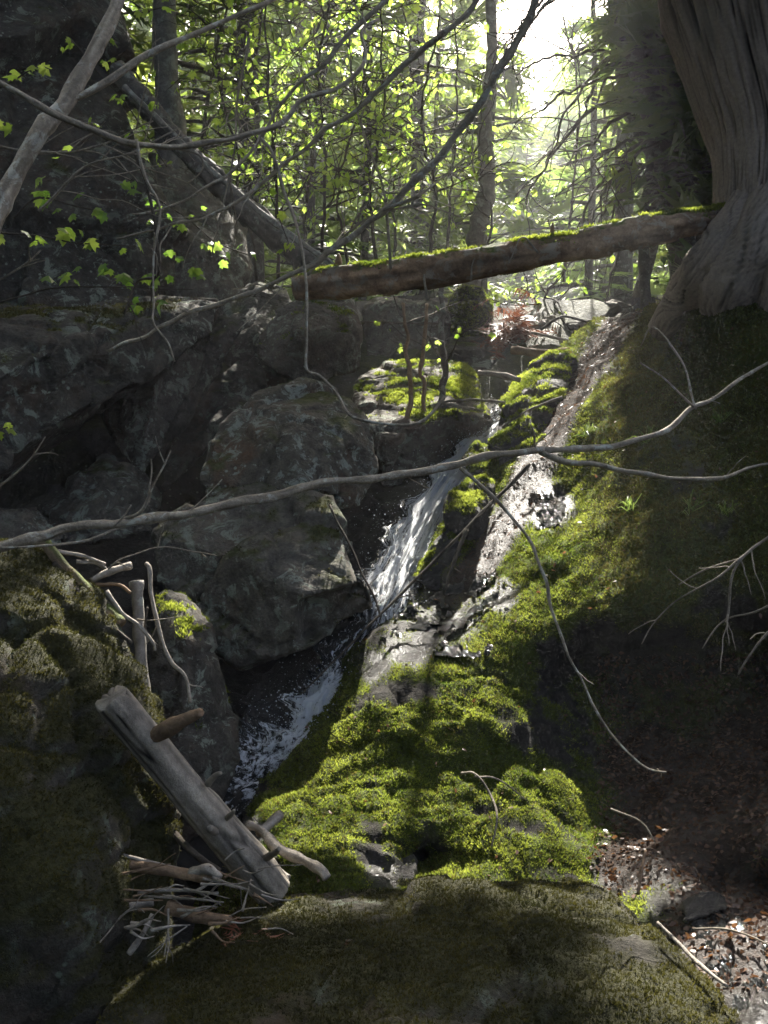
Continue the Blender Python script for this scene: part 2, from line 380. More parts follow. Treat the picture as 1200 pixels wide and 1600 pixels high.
def leaf_geo(pos, size, g, V0=LEAF_V, T0=LEAF_T, down=0.5, a=None):
    n = len(pos); x, y, z = frames(n, g, down); s = size * (0.6 + 0.7 * g.random(n))
    V = pos[:, None] + s[:, None, None] * (V0[None, :, 0, None] * x[:, None] + V0[None, :, 1, None] * y[:, None] + V0[None, :, 2, None] * z[:, None])
    T = (T0[None] + (np.arange(n) * len(V0))[:, None, None]).reshape(-1, 3)
    r = g.random(n) if a is None else a
    return V.reshape(-1, 3), T, np.repeat(r, len(V0))

# ------------------------------------------------------------------ where the sun comes through (gaps in the crowns)
LIT = []
def lit(px, py, d, r): LIT.append((P(px, py, d), r))
for a in [(640, 1060, 4.3, .22), (720, 1130, 4.1, .3), (800, 1060, 4.4, .2), (780, 1240, 3.9, .3), (880, 1300, 3.6, .25), (580, 1210, 3.9, .28),
          (460, 1280, 3.7, .2), (690, 1310, 3.6, .3), (560, 1310, 3.6, .2), (820, 1340, 3.4, .2), (860, 940, 4.6, .18), (900, 860, 4.8, .2), (820, 900, 4.9, .2),
          (870, 690, 5.9, .2), (930, 570, 6.6, .25), (850, 780, 5.4, .2), (740, 900, 5.1, .3), (640, 980, 4.9, .3), (700, 950, 5.0, .25),
          (650, 830, 5.8, .3), (700, 750, 6.1, .25), (800, 640, 6.6, .3), (860, 580, 6.9, .3), (720, 790, 5.7, .2), (610, 930, 5.2, .2), (680, 860, 5.6, .15),
          (600, 610, 7.1, .25), (690, 600, 7.1, .3), (650, 660, 6.7, .25), (560, 640, 6.9, .15),
          (120, 890, 3.5, .28), (170, 940, 3.5, .22), (230, 900, 3.6, .25), (310, 965, 4.3, .14), (430, 505, 6.5, .12),
          (1160, 1560, 2.4, .32), (1150, 1480, 2.7, .25), (940, 490, 9, .6), (880, 500, 8.6, .5),
          (600, 425, 5.8, .2), (720, 400, 5.65, .2), (840, 375, 5.5, .2), (960, 355, 5.4, .2), (1060, 340, 5.3, .15),
          (1080, 640, 3.0, .06), (700, 720, 3.0, .10), (300, 1060, 3.5, .05)]:
    lit(*a)
NSAP = 0; C_SHADE = [(430, 640, 5.6), (500, 680, 5.4), (370, 700, 5.4), (470, 800, 5.0), (540, 700, 5.3), (500, 880, 4.7), (480, 480, 6.6)]
for px0 in range(380, 800, 60):
    for py0 in range(20, 420, 60):
        if rng.random() < .6 and not any(np.linalg.norm(np.cross(P(px0, py0, 8.1) - P(*c), SUN)) < .42 for c in C_SHADE): lit(px0, py0, 8.1, .20); NSAP += 1
NLIT0 = len(LIT) - NSAP
LITC = np.array([c for c, r in LIT]); LITR = np.array([r for c, r in LIT])
def in_gap(p, margin=0.15, N=None):
    """True where a spray at p would stand between the sun and one of the sunlit places"""
    d = p[:, None] - LITC[None, :N]; t = d @ SUN; dist = np.linalg.norm(d - t[..., None] * SUN, axis=2)
    return ((t > 0.4) & (dist < LITR[None, :N] + margin)).any(1)

# ------------------------------------------------------------------ relief surfaces and boulders
def rbf(pts):
    pts = np.array(pts, float); xy = pts[:, :2] / 100.0; n = len(pts)
    r = np.linalg.norm(xy[:, None] - xy[None], axis=2); K = r
    A = np.zeros((n + 3, n + 3)); A[:n, :n] = -K + 0.02 * np.eye(n); A[:n, n] = 1; A[:n, n + 1:] = xy; A[n:, :n] = A[:n, n:].T
    s = np.linalg.solve(A, np.concatenate([pts[:, 2], np.zeros(3)]))
    def f(x, y):
        q = np.stack([np.ravel(x), np.ravel(y)], 1) / 100.0; out = np.zeros(len(q))
        for i in range(0, len(q), 20000):
            k = q[i:i + 20000]; rr = np.linalg.norm(k[:, None] - xy[None], axis=2)
            out[i:i + 20000] = -rr @ s[:n] + s[n] + k @ s[n + 1:]
        return out
    return f
def grid_faces(nx, ny, keep=None):
    i = np.arange(ny - 1)[:, None] * nx + np.arange(nx - 1)[None]
    Q = np.stack([i, i + nx, i + nx + 1, i + 1], -1).reshape(-1, 4)
    if keep is not None: Q = Q[keep.ravel()[Q].all(1)]
    return Q
def tri(Q): return np.vstack([Q[:, [0, 1, 2]], Q[:, [0, 2, 3]]])
def compact(V, Q, extra):
    u, inv = np.unique(Q, return_inverse=True); return V[u], inv.reshape(Q.shape), [e[u] for e in extra]

def rock_mesh(front, thick, shrink=0.8, res=0.02, smooth=1, amp=0.014, facet=0.022, seed=0, extra=()):
    """angular boulder: convex hull of corner points (visible ones given by where they stand) plus a back, broken into facets"""
    fp = P(*np.array(front, float).T); c = fp.mean(0)
    bx, by, bd = to_px(fp); cx, cy = bx.mean(), by.mean()
    back = P(cx + (bx - cx) * shrink, cy + (by - cy) * shrink, bd + thick)
    pts = np.vstack([fp, back] + [np.array(extra, float).reshape(-1, 3)])
    bm = bmesh.new()
    for p in pts: bm.verts.new(p)
    r = bmesh.ops.convex_hull(bm, input=bm.verts)
    bmesh.ops.delete(bm, geom=list({e for e in r['geom_interior'] + r['geom_unused'] if isinstance(e, bmesh.types.BMVert)}), context='VERTS')
    bmesh.ops.recalc_face_normals(bm, faces=bm.faces)
    me = bpy.data.meshes.new('hull'); bm.to_mesh(me); bm.free(); ho = link(bpy.data.objects.new('hull', me))
    md = ho.modifiers.new('r', 'REMESH'); md.mode = 'VOXEL'; md.voxel_size = res
    ms = ho.modifiers.new('s', 'SMOOTH'); ms.iterations = smooth; ms.factor = 0.5
    ev = ho.evaluated_get(bpy.context.evaluated_depsgraph_get()); em = ev.to_mesh(); em.calc_loop_triangles()
    V = np.zeros(len(em.vertices) * 3); em.vertices.foreach_get('co', V); V = V.reshape(-1, 3)
    T = np.zeros(len(em.loop_triangles) * 3, np.int32); em.loop_triangles.foreach_get('vertices', T); T = T.reshape(-1, 3)
    ev.to_mesh_clear(); bpy.data.objects.remove(ho); bpy.data.meshes.remove(me)
    if ((V[T[:, 0]] - V.mean(0)) * np.cross(V[T[:, 1]] - V[T[:, 0]], V[T[:, 2]] - V[T[:, 0]])).sum() < 0: T = T[:, ::-1]
    N = vnormals(V, T); size = np.ptp(V, axis=0).max()
    f1, rid, off = cells(V, 2.2 / max(size, 0.3) * 1.6, seed)
    f2, rid2, off2 = cells(V + 3.1, 7.0 / max(size, 0.3), seed + 40)
    disp = facet * size * (0.35 * rid + 1.0 * off + 0.2 * rid2 + 0.45 * off2) - 0.022 * min(size, 1.2) * (sstep(0.07, 0.0, f1) + 0.5 * sstep(0.1, 0.0, f2)) + amp * size * fbm(V, 2.5 / size, 5, seed, 0.6) + 0.011 * fbm(V, 11, 5, seed + 3, 0.7) + 0.012 * np.minimum(size, 1) * (np.abs(fbm(V * [1, 1, 1.8], 4.5, 4, seed + 77, 0.55)) - 0.2)
    V = V + N * disp[:, None]; N = vnormals(V, T)
    return V, T, N
ROCKS = []
def boulder(label, front, thick, mat='rock', moss=0.35, nt=0, mossmat='moss', carve=None, wet=0.0, name='boulder', cat='boulder', seed=None, msize=0.012, group=None, **kw):
    seed = len(ROCKS) * 7 + 3 if seed is None else seed
    V, T, N = rock_mesh(front, thick, seed=seed, **kw)
    if carve:                                              # a squared block broken out of the face
        cx, cy, _ = to_px(V); x0, y0, x1, y1, dp = carve; sk = .28 * (cx - x0); cy = cy + sk
        V = V + FWD * (dp * sstep(x0 - 4, x0 + 4, cx) * sstep(x1 + 4, x1 - 4, cx) * sstep(y0 - 4, y0 + 4, cy) * sstep(y1 + 4, y1 - 4, cy) * (N[:, 1] < .2))[:, None]; N = vnormals(V, T)
    m = sstep(0.55, 0.9, N[:, 2] * 0.75 + 0.75 * fbm(V, 4.5, 5, seed + 5, 0.6) + moss - 0.05)
    o = mesh_obj(name, V, T, M[mat], None, True, {'moss': m, 'wet': np.clip(wet + 0.4 * wet * fbm(V, 6, 3, seed), 0, 1)})
    tag(o, label, cat, group)
    if nt: tufts(V, T, np.clip(m - 0.15, 0, 1), nt, msize, M[mossmat], o, seed)
    ROCKS.append(o); return o

# ---- right bank: a steep mossy shoulder under the cedar, with a ledge, a hollow below it and a wet foot
left_edge = [(1010, 470, 7.8), (930, 545, 7.0), (890, 600, 6.7), (850, 675, 6.2), (800, 740, 5.85), (765, 795, 5.65), (722, 850, 5.45), (690, 900, 5.25), (640, 950, 5.05), (590, 995, 4.88), (530, 1095, 4.5), (470, 1175, 4.25), (385, 1275, 3.95), (365, 1330, 3.85)]
ctrl = list(left_edge)
for (x, y, d) in left_edge: ctrl.append((x - 70, y - 25, d + 0.75))
ctrl += [(1000, 495, 7.2), (960, 530, 6.85), (925, 570, 6.5), (895, 630, 6.15), (880, 700, 5.8), (865, 770, 5.45), (835, 855, 5.05), (785, 930, 4.8), (720, 1000, 4.6), (640, 1042, 4.42), (570, 1095, 4.25), (500, 1190, 4.0), (420, 1270, 3.8),
  (820, 770, 5.6), (760, 870, 5.25), (700, 950, 5.08), (640, 1000, 4.76), (600, 1000, 4.8), (645, 962, 5.14), (690, 965, 5.05), (720, 925, 5.15), (845, 815, 5.28), (868, 770, 5.6),
  (1060, 480, 5.7), (1150, 480, 5.22), (1250, 490, 4.95), (1400, 490, 4.7), (1000, 600, 5.9), (1100, 600, 5.3), (1200, 600, 4.9), (1350, 600, 4.5),
  (950, 700, 5.4), (1050, 700, 5.0), (1200, 700, 4.5), (1350, 700, 4.1), (900, 850, 4.85), (1000, 850, 4.55), (1100, 850, 4.3), (1200, 850, 4.05), (1350, 850, 3.7),
  (850, 950, 4.55), (950, 950, 4.3), (1050, 960, 4.2), (1200, 960, 3.95), (1350, 960, 3.6), (780, 995, 4.45), (850, 1005, 4.4), (875, 1060, 4.6), (960, 1085, 4.72), (1050, 1100, 4.65), (1200, 1080, 4.4), (1350, 1080, 4.0),
  (925, 1160, 4.4), (1000, 1180, 4.2), (1100, 1180, 4.1), (1200, 1170, 3.9), (1350, 1170, 3.6), (1000, 1280, 3.7), (1100, 1280, 3.5), (1200, 1280, 3.3), (1040, 1350, 3.3), (1200, 1330, 3.1), (1130, 1375, 3.35), (1200, 1385, 3.3),
  (1080, 1420, 3.0), (1150, 1430, 2.85), (1200, 1440, 2.8), (1150, 1600, 2.4), (1200, 1600, 2.35), (1300, 1600, 2.2), (1300, 1300, 3.0), (1300, 1450, 2.6), (1200, 1750, 2.0), (1400, 1750, 1.8),
  (640, 1085, 4.25), (700, 1060, 4.28), (755, 1080, 4.2), (820, 1120, 4.1), (600, 1150, 4.05), (700, 1150, 4.05), (800, 1200, 3.92), (870, 1215, 3.92), (500, 1235, 3.85), (600, 1230, 3.8), (700, 1230, 3.82), (900, 1280, 3.75),
  (450, 1300, 3.62), (550, 1300, 3.55), (650, 1300, 3.6), (750, 1300, 3.55), (850, 1340, 3.45), (950, 1330, 3.55), (450, 1390, 3.3), (600, 1395, 3.3), (665, 1345, 3.75), (655, 1270, 3.68), (705, 1390, 3.25), (850, 1400, 3.25), (950, 1400, 3.3), (500, 1500, 3.05), (800, 1500, 3.0), (1000, 1500, 2.9), (500, 1700, 2.8), (900, 1750, 2.6), (1450, 1200, 3.3), (1500, 700, 3.8), (1500, 400, 5.0), (1200, 425, 5.6), (1350, 425, 5.2)]
bank_f = rbf(ctrl)
xs = np.arange(300, 1520, 4.5); ys = np.arange(430, 1720, 4.5)
X, Y = np.meshgrid(xs, ys); x_, y_ = X.ravel(), Y.ravel()
D = bank_f(x_, y_); V = P(x_, y_, D); Q = grid_faces(len(xs), len(ys))
N = vnormals(V, tri(Q)); 
slab = sstep(1000, 1060, y_ + 0.3 * (x_ - 700)) * sstep(980, 900, x_)       # the moss covered lower slab is lumpier
V = V + N * (0.05 * fbm(V, 2.2, 4, 3) + (0.022 - 0.006 * slab) * fbm(V, 8, 5, 5, 0.65) + slab * (0.012 * cells(V * np.array([1, 1.3, 1.6]), 3.5, 8)[1] + 0.022 * cells(V + 5, 3.0, 12)[2] + 0.004 * cells(V + 5, 9, 12)[1] - 0.018 * sstep(0.1, 0.0, np.abs(fbm(V, 3.2, 3, 90)))))[:, None]
N = vnormals(V, tri(Q))
wetz = np.zeros(len(V))
for bx_, by_, br_ in [(860, 790, 50), (700, 945, 80), (640, 990, 70), (780, 930, 40), (1150, 1520, 200), (1060, 1390, 80)]: wetz = np.maximum(wetz, sstep(1.0, 0.45, np.hypot(x_ - bx_, y_ - by_) / br_))
V = V + N * (wetz * (0.02 * fbm(V, 12, 3, 41, .55) + 0.004 * fbm(V, 45, 2, 42)))[:, None]; N = vnormals(V, tri(Q))
le = np.array(left_edge); lim = np.interp(y_, le[:, 1], le[:, 0]) - 62
keep = (x_ > lim) & (y_ > 430 + 60 * sstep(1150, 950, x_))
def blob(x, y, r): return sstep(1.0, 0.45, np.hypot(x_ - x, y_ - y) / r)
nz1 = fbm(V, 3.5, 5, 21, 0.6); nz2 = fbm(V, 11, 4, 22, 0.6)
wetm = np.zeros(len(V)); litm = np.zeros(len(V))
for b in [(860, 790, 50), (700, 945, 80), (640, 990, 70), (780, 930, 40), (585, 1040, 40), (395, 1300, 35), (1150, 1520, 190), (1060, 1390, 80), (600, 1370, 45)]: wetm = np.maximum(wetm, blob(*b))
for b in [(1090, 1270, 170), (1010, 1190, 90), (1190, 1220, 170), (980, 1350, 70), (1150, 1450, 140)]: litm = np.maximum(litm, blob(*b))
strip = np.abs(x_ - np.interp(y_, [480, 590, 690, 780, 880, 960], [985, 905, 858, 812, 748, 690]))
stripm = sstep(42, 18, strip) * sstep(470, 500, y_) * sstep(980, 900, y_); litm = np.maximum(litm, stripm)
wetm = np.maximum(wetm * np.clip(0.75 + 0.9 * nz1, 0.2, 1), 0.55 * stripm * sstep(640, 760, y_)); wetm = np.maximum(wetm, 0.75 * litm * sstep(1120, 1200, y_) * sstep(-.1, .25, nz2))
mossm = sstep(-0.36 + .2 * slab, 0.04 + .14 * slab, nz1 * 0.9 + 0.35 * nz2 + 0.12 + 0.25 * (N[:, 2] - 0.5)) * (1 - np.clip(1.25 * litm, 0, 1)) * (1 - np.clip(1.2 * np.where(x_ < 760, wetm, wetm), 0, 1))
Vc, Qc, (mossm, wetm_, litm_, xk, yk) = compact(V, Q[keep[Q].all(1)], [mossm, wetm, litm, x_, y_])
bank = mesh_obj('mossy_bank', Vc, Qc, M['bank'], None, True, {'moss': mossm, 'wet': wetm_, 'litter': litm_})
tag(bank, 'steep mossy slope with a wet rocky foot below the big cedar', kind='structure')
Tc = tri(Qc); Nc = vnormals(Vc, Tc)
seen = (xk < 1260) & (yk < 1440) & (yk > 455)
right = sstep(880, 1000, xk) * sstep(1250, 1100, yk)                  # more of the brown moss on the right of the bank
tufts(Vc, Tc, mossm * seen * (1 - 0.75 * right), 128000, 0.0072, M['moss'], bank, 2)
tufts(Vc, Tc, mossm * seen * (0.3 + 0.7 * right), 60000, 0.010, M['moss_brown'], bank, 3)

# ---- ravine bed behind everything near
bed = rbf([(-400, 1700, 3.6), (200, 1700, 3.4), (700, 1700, 3.4), (1000, 1700, 3.6), (300, 1400, 4.1), (450, 1330, 4.2), (250, 1300, 4.3), (360, 1290, 4.25), (450, 1190, 4.65), (540, 1110, 4.95), (600, 1000, 5.3), (590, 900, 6.0), (690, 780, 6.6), (760, 700, 7.0),
  (830, 600, 7.6), (880, 520, 8.2), (930, 490, 8.7), (1000, 470, 9.4), (1150, 470, 9.6), (1500, 470, 9.6), (420, 1050, 5.8), (400, 900, 6.7), (300, 800, 7.2), (100, 800, 7.0), (-300, 800, 7.0), (600, 720, 7.4), (500, 600, 8.2), (300, 600, 8.0), (0, 600, 7.8), (-400, 600, 7.6), (500, 500, 9.0), (700, 500, 9.0), (800, 490, 9.2), (700, 600, 8.0),
  (900, 700, 7.4), (900, 1000, 5.6), (1100, 700, 7), (1200, 1000, 5.5), (0, 1200, 4.8), (-400, 1200, 4.6), (200, 470, 9.2), (-400, 470, 9.2)])
xs = np.arange(-420, 1520, 12.0); ys = np.arange(470, 1710, 12.0); X, Y = np.meshgrid(xs, ys)
V = P(X.ravel(), Y.ravel(), bed(X, Y)); Q = grid_faces(len(xs), len(ys)); N = vnormals(V, tri(Q))
V = V + N * (0.09 * fbm(V, 1.6, 5, 31, 0.6) + 0.08 * cells(V, 2.6, 3)[1])[:, None]; N = vnormals(V, tri(Q))
mo = sstep(0.2, 0.8, N[:, 2] + fbm(V, 4, 4, 6) * 0.8 - 0.2) * sstep(0.5, 2.0, V[:, 2])
wt = sstep(1.2, 0.4, V[:, 2])
ravine = mesh_obj('ravine_bed', V, Q, M['rock_wet'], None, True, {'moss': mo, 'wet': np.maximum(wt * .8, .2)})
tag(ravine, 'dark wet rocky bed of the ravine behind the stream', kind='structure')

# ---- forest ground above the ravine, out to the hills
def gz(x, y):
    return 2.45 + 0.055 * np.clip(y - 8.5, 0, 60) + 0.10 * np.clip(-x - 1.0, 0, 14) * sstep(7, 10, y) + 0.06 * np.clip(x - 1.5, 0, 30)
gx = np.linspace(-45, 45, 120); gy = np.concatenate([np.linspace(8.6, 18, 90), np.linspace(18.3, 110, 60)]); X, Y = np.meshgrid(gx, gy)
V = np.stack([X.ravel(), Y.ravel(), gz(X, Y).ravel()], 1); V[:, 2] += 0.22 * fbm(V * [1, 1, 0], 0.5, 4, 9) + 0.06 * fbm(V * [1, 1, 0], 3, 3, 10)
tag(mesh_obj('forest_ground', V, grid_faces(len(gx), len(gy))[:, ::-1], M['ground'], None, True, {'moss': np.zeros(len(V))}), 'forest floor beyond the top of the ravine', kind='structure')

# ---- boulders and cliff on the left
boulder('huge mossy brown boulder filling the lower left corner', [(-150, 860, 3.2), (0, 868, 3.45), (70, 880, 3.5), (170, 945, 3.4), (215, 1020, 3.3), (225, 1120, 3.2), (258, 1240, 3.1), (265, 1360, 3.0), (240, 1500, 2.85), (220, 1700, 2.7), (60, 1100, 2.85), (80, 1400, 2.5), (-150, 1100, 2.6), (-200, 1700, 2.4)], 1.0, 'rock_moss', 0.6, 40000, 'moss_dark', res=0.021, smooth=5, facet=0.016, amp=.05, msize=0.008)
boulder('broad flat mossy rock in the near foreground below the log', [(150, 1560, 2.6), (240, 1500, 2.75), (330, 1440, 2.95), (420, 1396, 3.1), (560, 1378, 3.12), (700, 1385, 3.08), (840, 1366, 3.08), (930, 1366, 3.02), (975, 1385, 2.92), (1030, 1440, 2.7), (1100, 1520, 2.45), (1180, 1640, 2.2), (1200, 1800, 2.0), (100, 1800, 2.1), (600, 1700, 1.9), (900, 1560, 2.35), (400, 1560, 2.4)], 0.5, 'rock_moss', 0.27, 40000, 'moss_dark', shrink=0.95, res=0.021, smooth=5, facet=0.010, amp=0.03, msize=0.007)
boulder('tall grey boulder with pale lichen beside the waterfall', [(330, 690, 5.5), (352, 660, 5.6), (400, 612, 5.8), (470, 596, 5.9), (545, 612, 5.8), (580, 650, 5.7), (592, 735, 5.6), (560, 790, 5.4), (330, 790, 5.2), (310, 745, 5.3), (440, 680, 5.25), (480, 760, 5.1)], 1.3, 'rock_lichen', 0.0, smooth=0, amp=.008, res=0.021, facet=0.016)
boulder('blocky dark boulder with a jutting right corner under the lichen boulder', [(235, 830, 5.0), (290, 790, 5.15), (345, 765, 5.2), (430, 752, 5.2), (520, 775, 5.05), (545, 845, 4.9), (585, 955, 4.72), (500, 1000, 4.6), (370, 1042, 4.7), (330, 1010, 4.8), (240, 910, 4.95), (400, 880, 4.65), (470, 930, 4.55), (555, 930, 4.62)], 1.6, 'rock', 0.12, 3000, 'moss_dark', carve=(470, 938, 592, 1010, .16), smooth=0, amp=.008, res=0.021, facet=0.022)
boulder('small brown rock with lit yellow moss on top among the sticks', [(240, 930, 4.2), (255, 912, 4.3), (290, 920, 4.3), (325, 965, 4.25), (330, 1010, 4.1), (360, 1080, 4.1), (380, 1180, 4.0), (300, 1320, 3.9), (240, 1300, 3.9), (235, 1050, 4.0), (290, 1000, 3.95), (280, 1150, 3.85)], 0.6, 'rock_dark', 0.12, 5000, res=0.025)
boulder('low black rock beside the foaming pool', [(385, 1105, 4.7), (440, 1080, 4.8), (478, 1095, 4.7), (480, 1140, 4.6), (420, 1160, 4.55), (385, 1150, 4.6)], 0.5, 'rock_wet', -0.3, wet=0.5)
boulder('sunlit mossy boulder with a thin tree rooted on top', [(552, 610, 7.2), (575, 575, 7.7), (640, 560, 8.0), (720, 568, 8.0), (742, 600, 7.5), (770, 645, 7.0), (772, 665, 6.9), (715, 640, 6.65), (660, 665, 6.55), (600, 692, 6.5), (570, 660, 6.6), (600, 760, 6.75), (700, 740, 6.9)], 0.8, 'rock', 0.1, 16000, res=0.021, smooth=1, facet=0.022, msize=0.014)
boulder('grey block with one lit mossy shoulder under the fallen log', [(398, 525, 6.5), (420, 495, 6.6), (470, 468, 6.7), (555, 465, 6.7), (566, 500, 6.6), (563, 575, 6.5), (500, 600, 6.35), (440, 592, 6.35), (400, 560, 6.4), (470, 520, 6.25), (545, 520, 6.3)], 0.7, 'rock', 0.05, 2500, res=0.03)
boulder('grey slab standing behind the thin leafy stems', [(568, 475, 8.7), (620, 466, 8.8), (700, 475, 8.7), (705, 560, 8.5), (640, 580, 8.4), (570, 575, 8.4)], 0.7, 'rock', -0.1)
boulder('rounded mossy rock under the middle of the fallen log', [(700, 470, 8.6), (720, 445, 8.7), (755, 448, 8.7), (770, 480, 8.6), (765, 530, 8.5), (710, 535, 8.4)], 0.5, 'rock_moss', 0.9, 5000, smooth=6)
boulder('dark sloping boulder between the lit boulder and the stream head', [(700, 520, 8.5), (745, 510, 8.6), (790, 545, 8.3), (815, 580, 8.0), (800, 640, 7.7), (750, 640, 7.8), (705, 570, 8.1)], 0.7, 'rock_dark', 0.0)
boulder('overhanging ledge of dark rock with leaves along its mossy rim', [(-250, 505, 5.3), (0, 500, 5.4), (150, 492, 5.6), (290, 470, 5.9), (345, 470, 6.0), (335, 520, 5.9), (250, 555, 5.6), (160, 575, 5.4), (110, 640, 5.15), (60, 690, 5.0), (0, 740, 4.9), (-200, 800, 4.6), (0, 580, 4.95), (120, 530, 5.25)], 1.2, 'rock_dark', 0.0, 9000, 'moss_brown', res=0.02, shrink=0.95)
boulder('leaning dark rock face with pale lichen streaks under the ledge', [(150, 590, 6.4), (200, 555, 6.4), (290, 520, 6.3), (335, 515, 6.4), (300, 610, 6.2), (255, 690, 6.0), (215, 755, 5.9), (180, 700, 6.1), (155, 640, 6.2), (240, 600, 5.95)], 0.8, 'rock', -0.2)
boulder('narrow rock blade slanting down beside the black hollow', [(335, 480, 6.5), (385, 500, 6.6), (350, 560, 6.4), (290, 660, 6.2), (250, 705, 6.1), (280, 620, 6.2), (320, 540, 6.3)], 0.5, 'rock_dark', 0.1)
boulder('broken grey block low in the corner under the ledge', [(60, 790, 5.6), (110, 750, 5.8), (165, 715, 5.9), (215, 735, 5.9), (250, 770, 5.8), (250, 830, 5.5), (150, 850, 5.3), (60, 850, 5.3), (160, 790, 5.4)], 0.7, 'rock', -0.1)
boulder('pale slab leaning at the frame edge above the long branch', [(-100, 810, 4.9), (0, 795, 5.0), (60, 790, 5.1), (110, 840, 5.0), (60, 880, 4.8), (-100, 900, 4.6)], 0.6, 'rock', -0.1)
boulder('dark wedge of rock behind the lichen boulder', [(300, 640, 6.6), (345, 590, 6.8), (400, 560, 6.9), (420, 620, 6.7), (345, 660, 6.4), (320, 700, 6.3), (255, 770, 6.2), (250, 720, 6.3)], 0.6, 'rock_dark', -0.1)
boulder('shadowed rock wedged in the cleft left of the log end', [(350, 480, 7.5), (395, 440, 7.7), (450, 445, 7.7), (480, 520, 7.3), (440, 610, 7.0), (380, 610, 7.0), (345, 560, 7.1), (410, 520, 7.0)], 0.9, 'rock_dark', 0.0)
# upper cliff
for lab, fr, th in [('tall dark cliff wall rising out of the top corner', [(-300, -250, 8.2), (60, -250, 8.6), (150, -60, 8.4), (180, 120, 8.0), (230, 250, 7.8), (260, 380, 7.5), (250, 500, 7.3), (100, 510, 6.9), (-300, 510, 6.4), (60, 200, 7.3), (-150, 200, 6.9)], 2.5),
                    ('pale cracked cliff face below the leaning trunk', [(240, 250, 8.2), (330, 260, 8.5), (385, 330, 8.4), (400, 420, 8.1), (380, 500, 7.9), (250, 510, 7.6), (230, 400, 7.7), (310, 400, 7.6)], 1.2)]:
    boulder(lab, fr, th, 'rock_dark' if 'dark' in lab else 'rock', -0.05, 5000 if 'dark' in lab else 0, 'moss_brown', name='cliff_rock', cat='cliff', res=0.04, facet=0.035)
# rocks in the falls
boulder('round rock with bright moss on its crown beside the falling water', [(692, 805, 5.55), (703, 768, 5.7), (738, 745, 5.85), (772, 752, 5.85), (778, 805, 5.7), (752, 850, 5.5), (706, 842, 5.5), (735, 800, 5.42)], 0.45, 'rock_wet', 0.15, 5000, res=0.02, wet=0.3)
boulder('pointed black rock with a moss edge below the round mossy one', [(640, 905, 5.3), (672, 850, 5.45), (700, 825, 5.5), (718, 850, 5.45), (722, 895, 5.3), (690, 930, 5.2)], 0.4, 'rock_wet', 0.0, 2500, res=0.02, wet=0.5)
boulder('long mossy ledge lit along its edge above the waterfall', [(868, 552, 7.0), (900, 560, 6.9), (890, 620, 6.5), (852, 655, 6.3), (842, 722, 6.0), (790, 728, 6.05), (762, 700, 6.2), (778, 640, 6.6), (808, 590, 6.9), (830, 570, 7.0), (820, 650, 6.25)], 0.6, 'rock_wet', 0.2, 12000, res=0.021, wet=0.2, msize=0.014)
boulder('small mossy step at the lip of the waterfall', [(720, 715, 6.25), (745, 690, 6.4), (765, 700, 6.4), (770, 735, 6.2), (735, 745, 6.15)], 0.3, 'rock_wet', 0.2, 1200, res=0.02, wet=0.6)
boulder('flat wet stone at the foot of the moss slope', [(575, 1365, 3.5), (600, 1335, 3.6), (640, 1330, 3.6), (656, 1350, 3.5), (650, 1385, 3.35), (585, 1388, 3.35)], 0.25, 'rock_wet', 0.1, 400, res=0.021, wet=0.7)
boulder('round mossy stone at the edge of the pool', [(385, 1280, 3.85), (410, 1245, 3.95), (450, 1238, 3.95), (470, 1260, 3.85), (440, 1285, 3.75), (395, 1295, 3.75)], 0.3, 'rock_wet', 0.4, 2500, res=0.021, wet=0.5)
boulder('glistening angular stone in the lower right seep', [(1062, 1415, 2.95), (1090, 1395, 3.0), (1125, 1393, 3.0), (1142, 1415, 2.92), (1110, 1435, 2.85), (1068, 1440, 2.85)], 0.25, 'rock_wet', -0.5, res=0.016, wet=0.9)
boulder('pale sunlit hump at the top of the gully', [(840, 505, 8.6), (875, 487, 8.9), (960, 470, 9.1), (990, 480, 9.0), (970, 510, 8.6), (850, 520, 8.4)], 0.5, 'rock', -0.2, smooth=4)

# ------------------------------------------------------------------ water
wc = [(800, 640, 7.3, .12), (775, 675, 7.0, .14), (742, 700, 6.8, .13), (700, 752, 6.4, .14), (660, 820, 5.9, .15), (628, 880, 5.45, .165), (608, 935, 5.12, .17), (585, 1000, 4.98, .2), (548, 1060, 4.8, .2), (520, 1090, 4.68, .17), (502, 1130, 4.52, .16), (478, 1168, 4.38, .22), (440, 1205, 4.28, .27), (395, 1240, 4.18, .30), (345, 1275, 4.08, .32), (300, 1310, 3.98, .3), (260, 1350, 3.85, .3)]
wa = np.array(wc); path = catmull(P(*wa[:, :3].T), 26); wid = np.interp(np.linspace(0, 1, len(path)), np.linspace(0, 1, len(wa)), wa[:, 3])
fo = np.interp(np.linspace(0, 1, len(path)), np.linspace(0, 1, len(wa)), [.8, 1.0, 1.15, 1.1, 1.05, .95, .85, .6, .75, 1.2, 1.15, .9, .8, .7, .5, .3, .1])
Tn = np.gradient(path, axis=0); Tn /= np.linalg.norm(Tn, axis=1, keepdims=True)
S = np.cross(Tn, np.array([0.3, -0.5, 0.8])); S /= np.linalg.norm(S, axis=1, keepdims=True)
K = 44; s = np.linspace(-1, 1, K); Nn = np.cross(S, Tn); Nn *= np.sign(Nn[:, 2])[:, None]
V = path[:, None] + S[:, None] * (s[None, :, None] * wid[:, None, None]) + Nn[:, None] * (0.05 * (1 - s ** 2) - 0.05)[None, :, None]
V = V.reshape(-1, 3); foam = np.repeat(fo, K); uu = np.tile(s * .5 + .5, len(path)); vv = np.repeat(np.linspace(0, 4.5, len(path)), K)
foam = foam * (1 - 0.45 * np.abs(np.tile(s, len(path))) ** 3)
edge = fbm(np.stack([vv * 9, np.sign(uu - .5) * 3, vv * 0], 1), 1.0, 4, 66, .7)
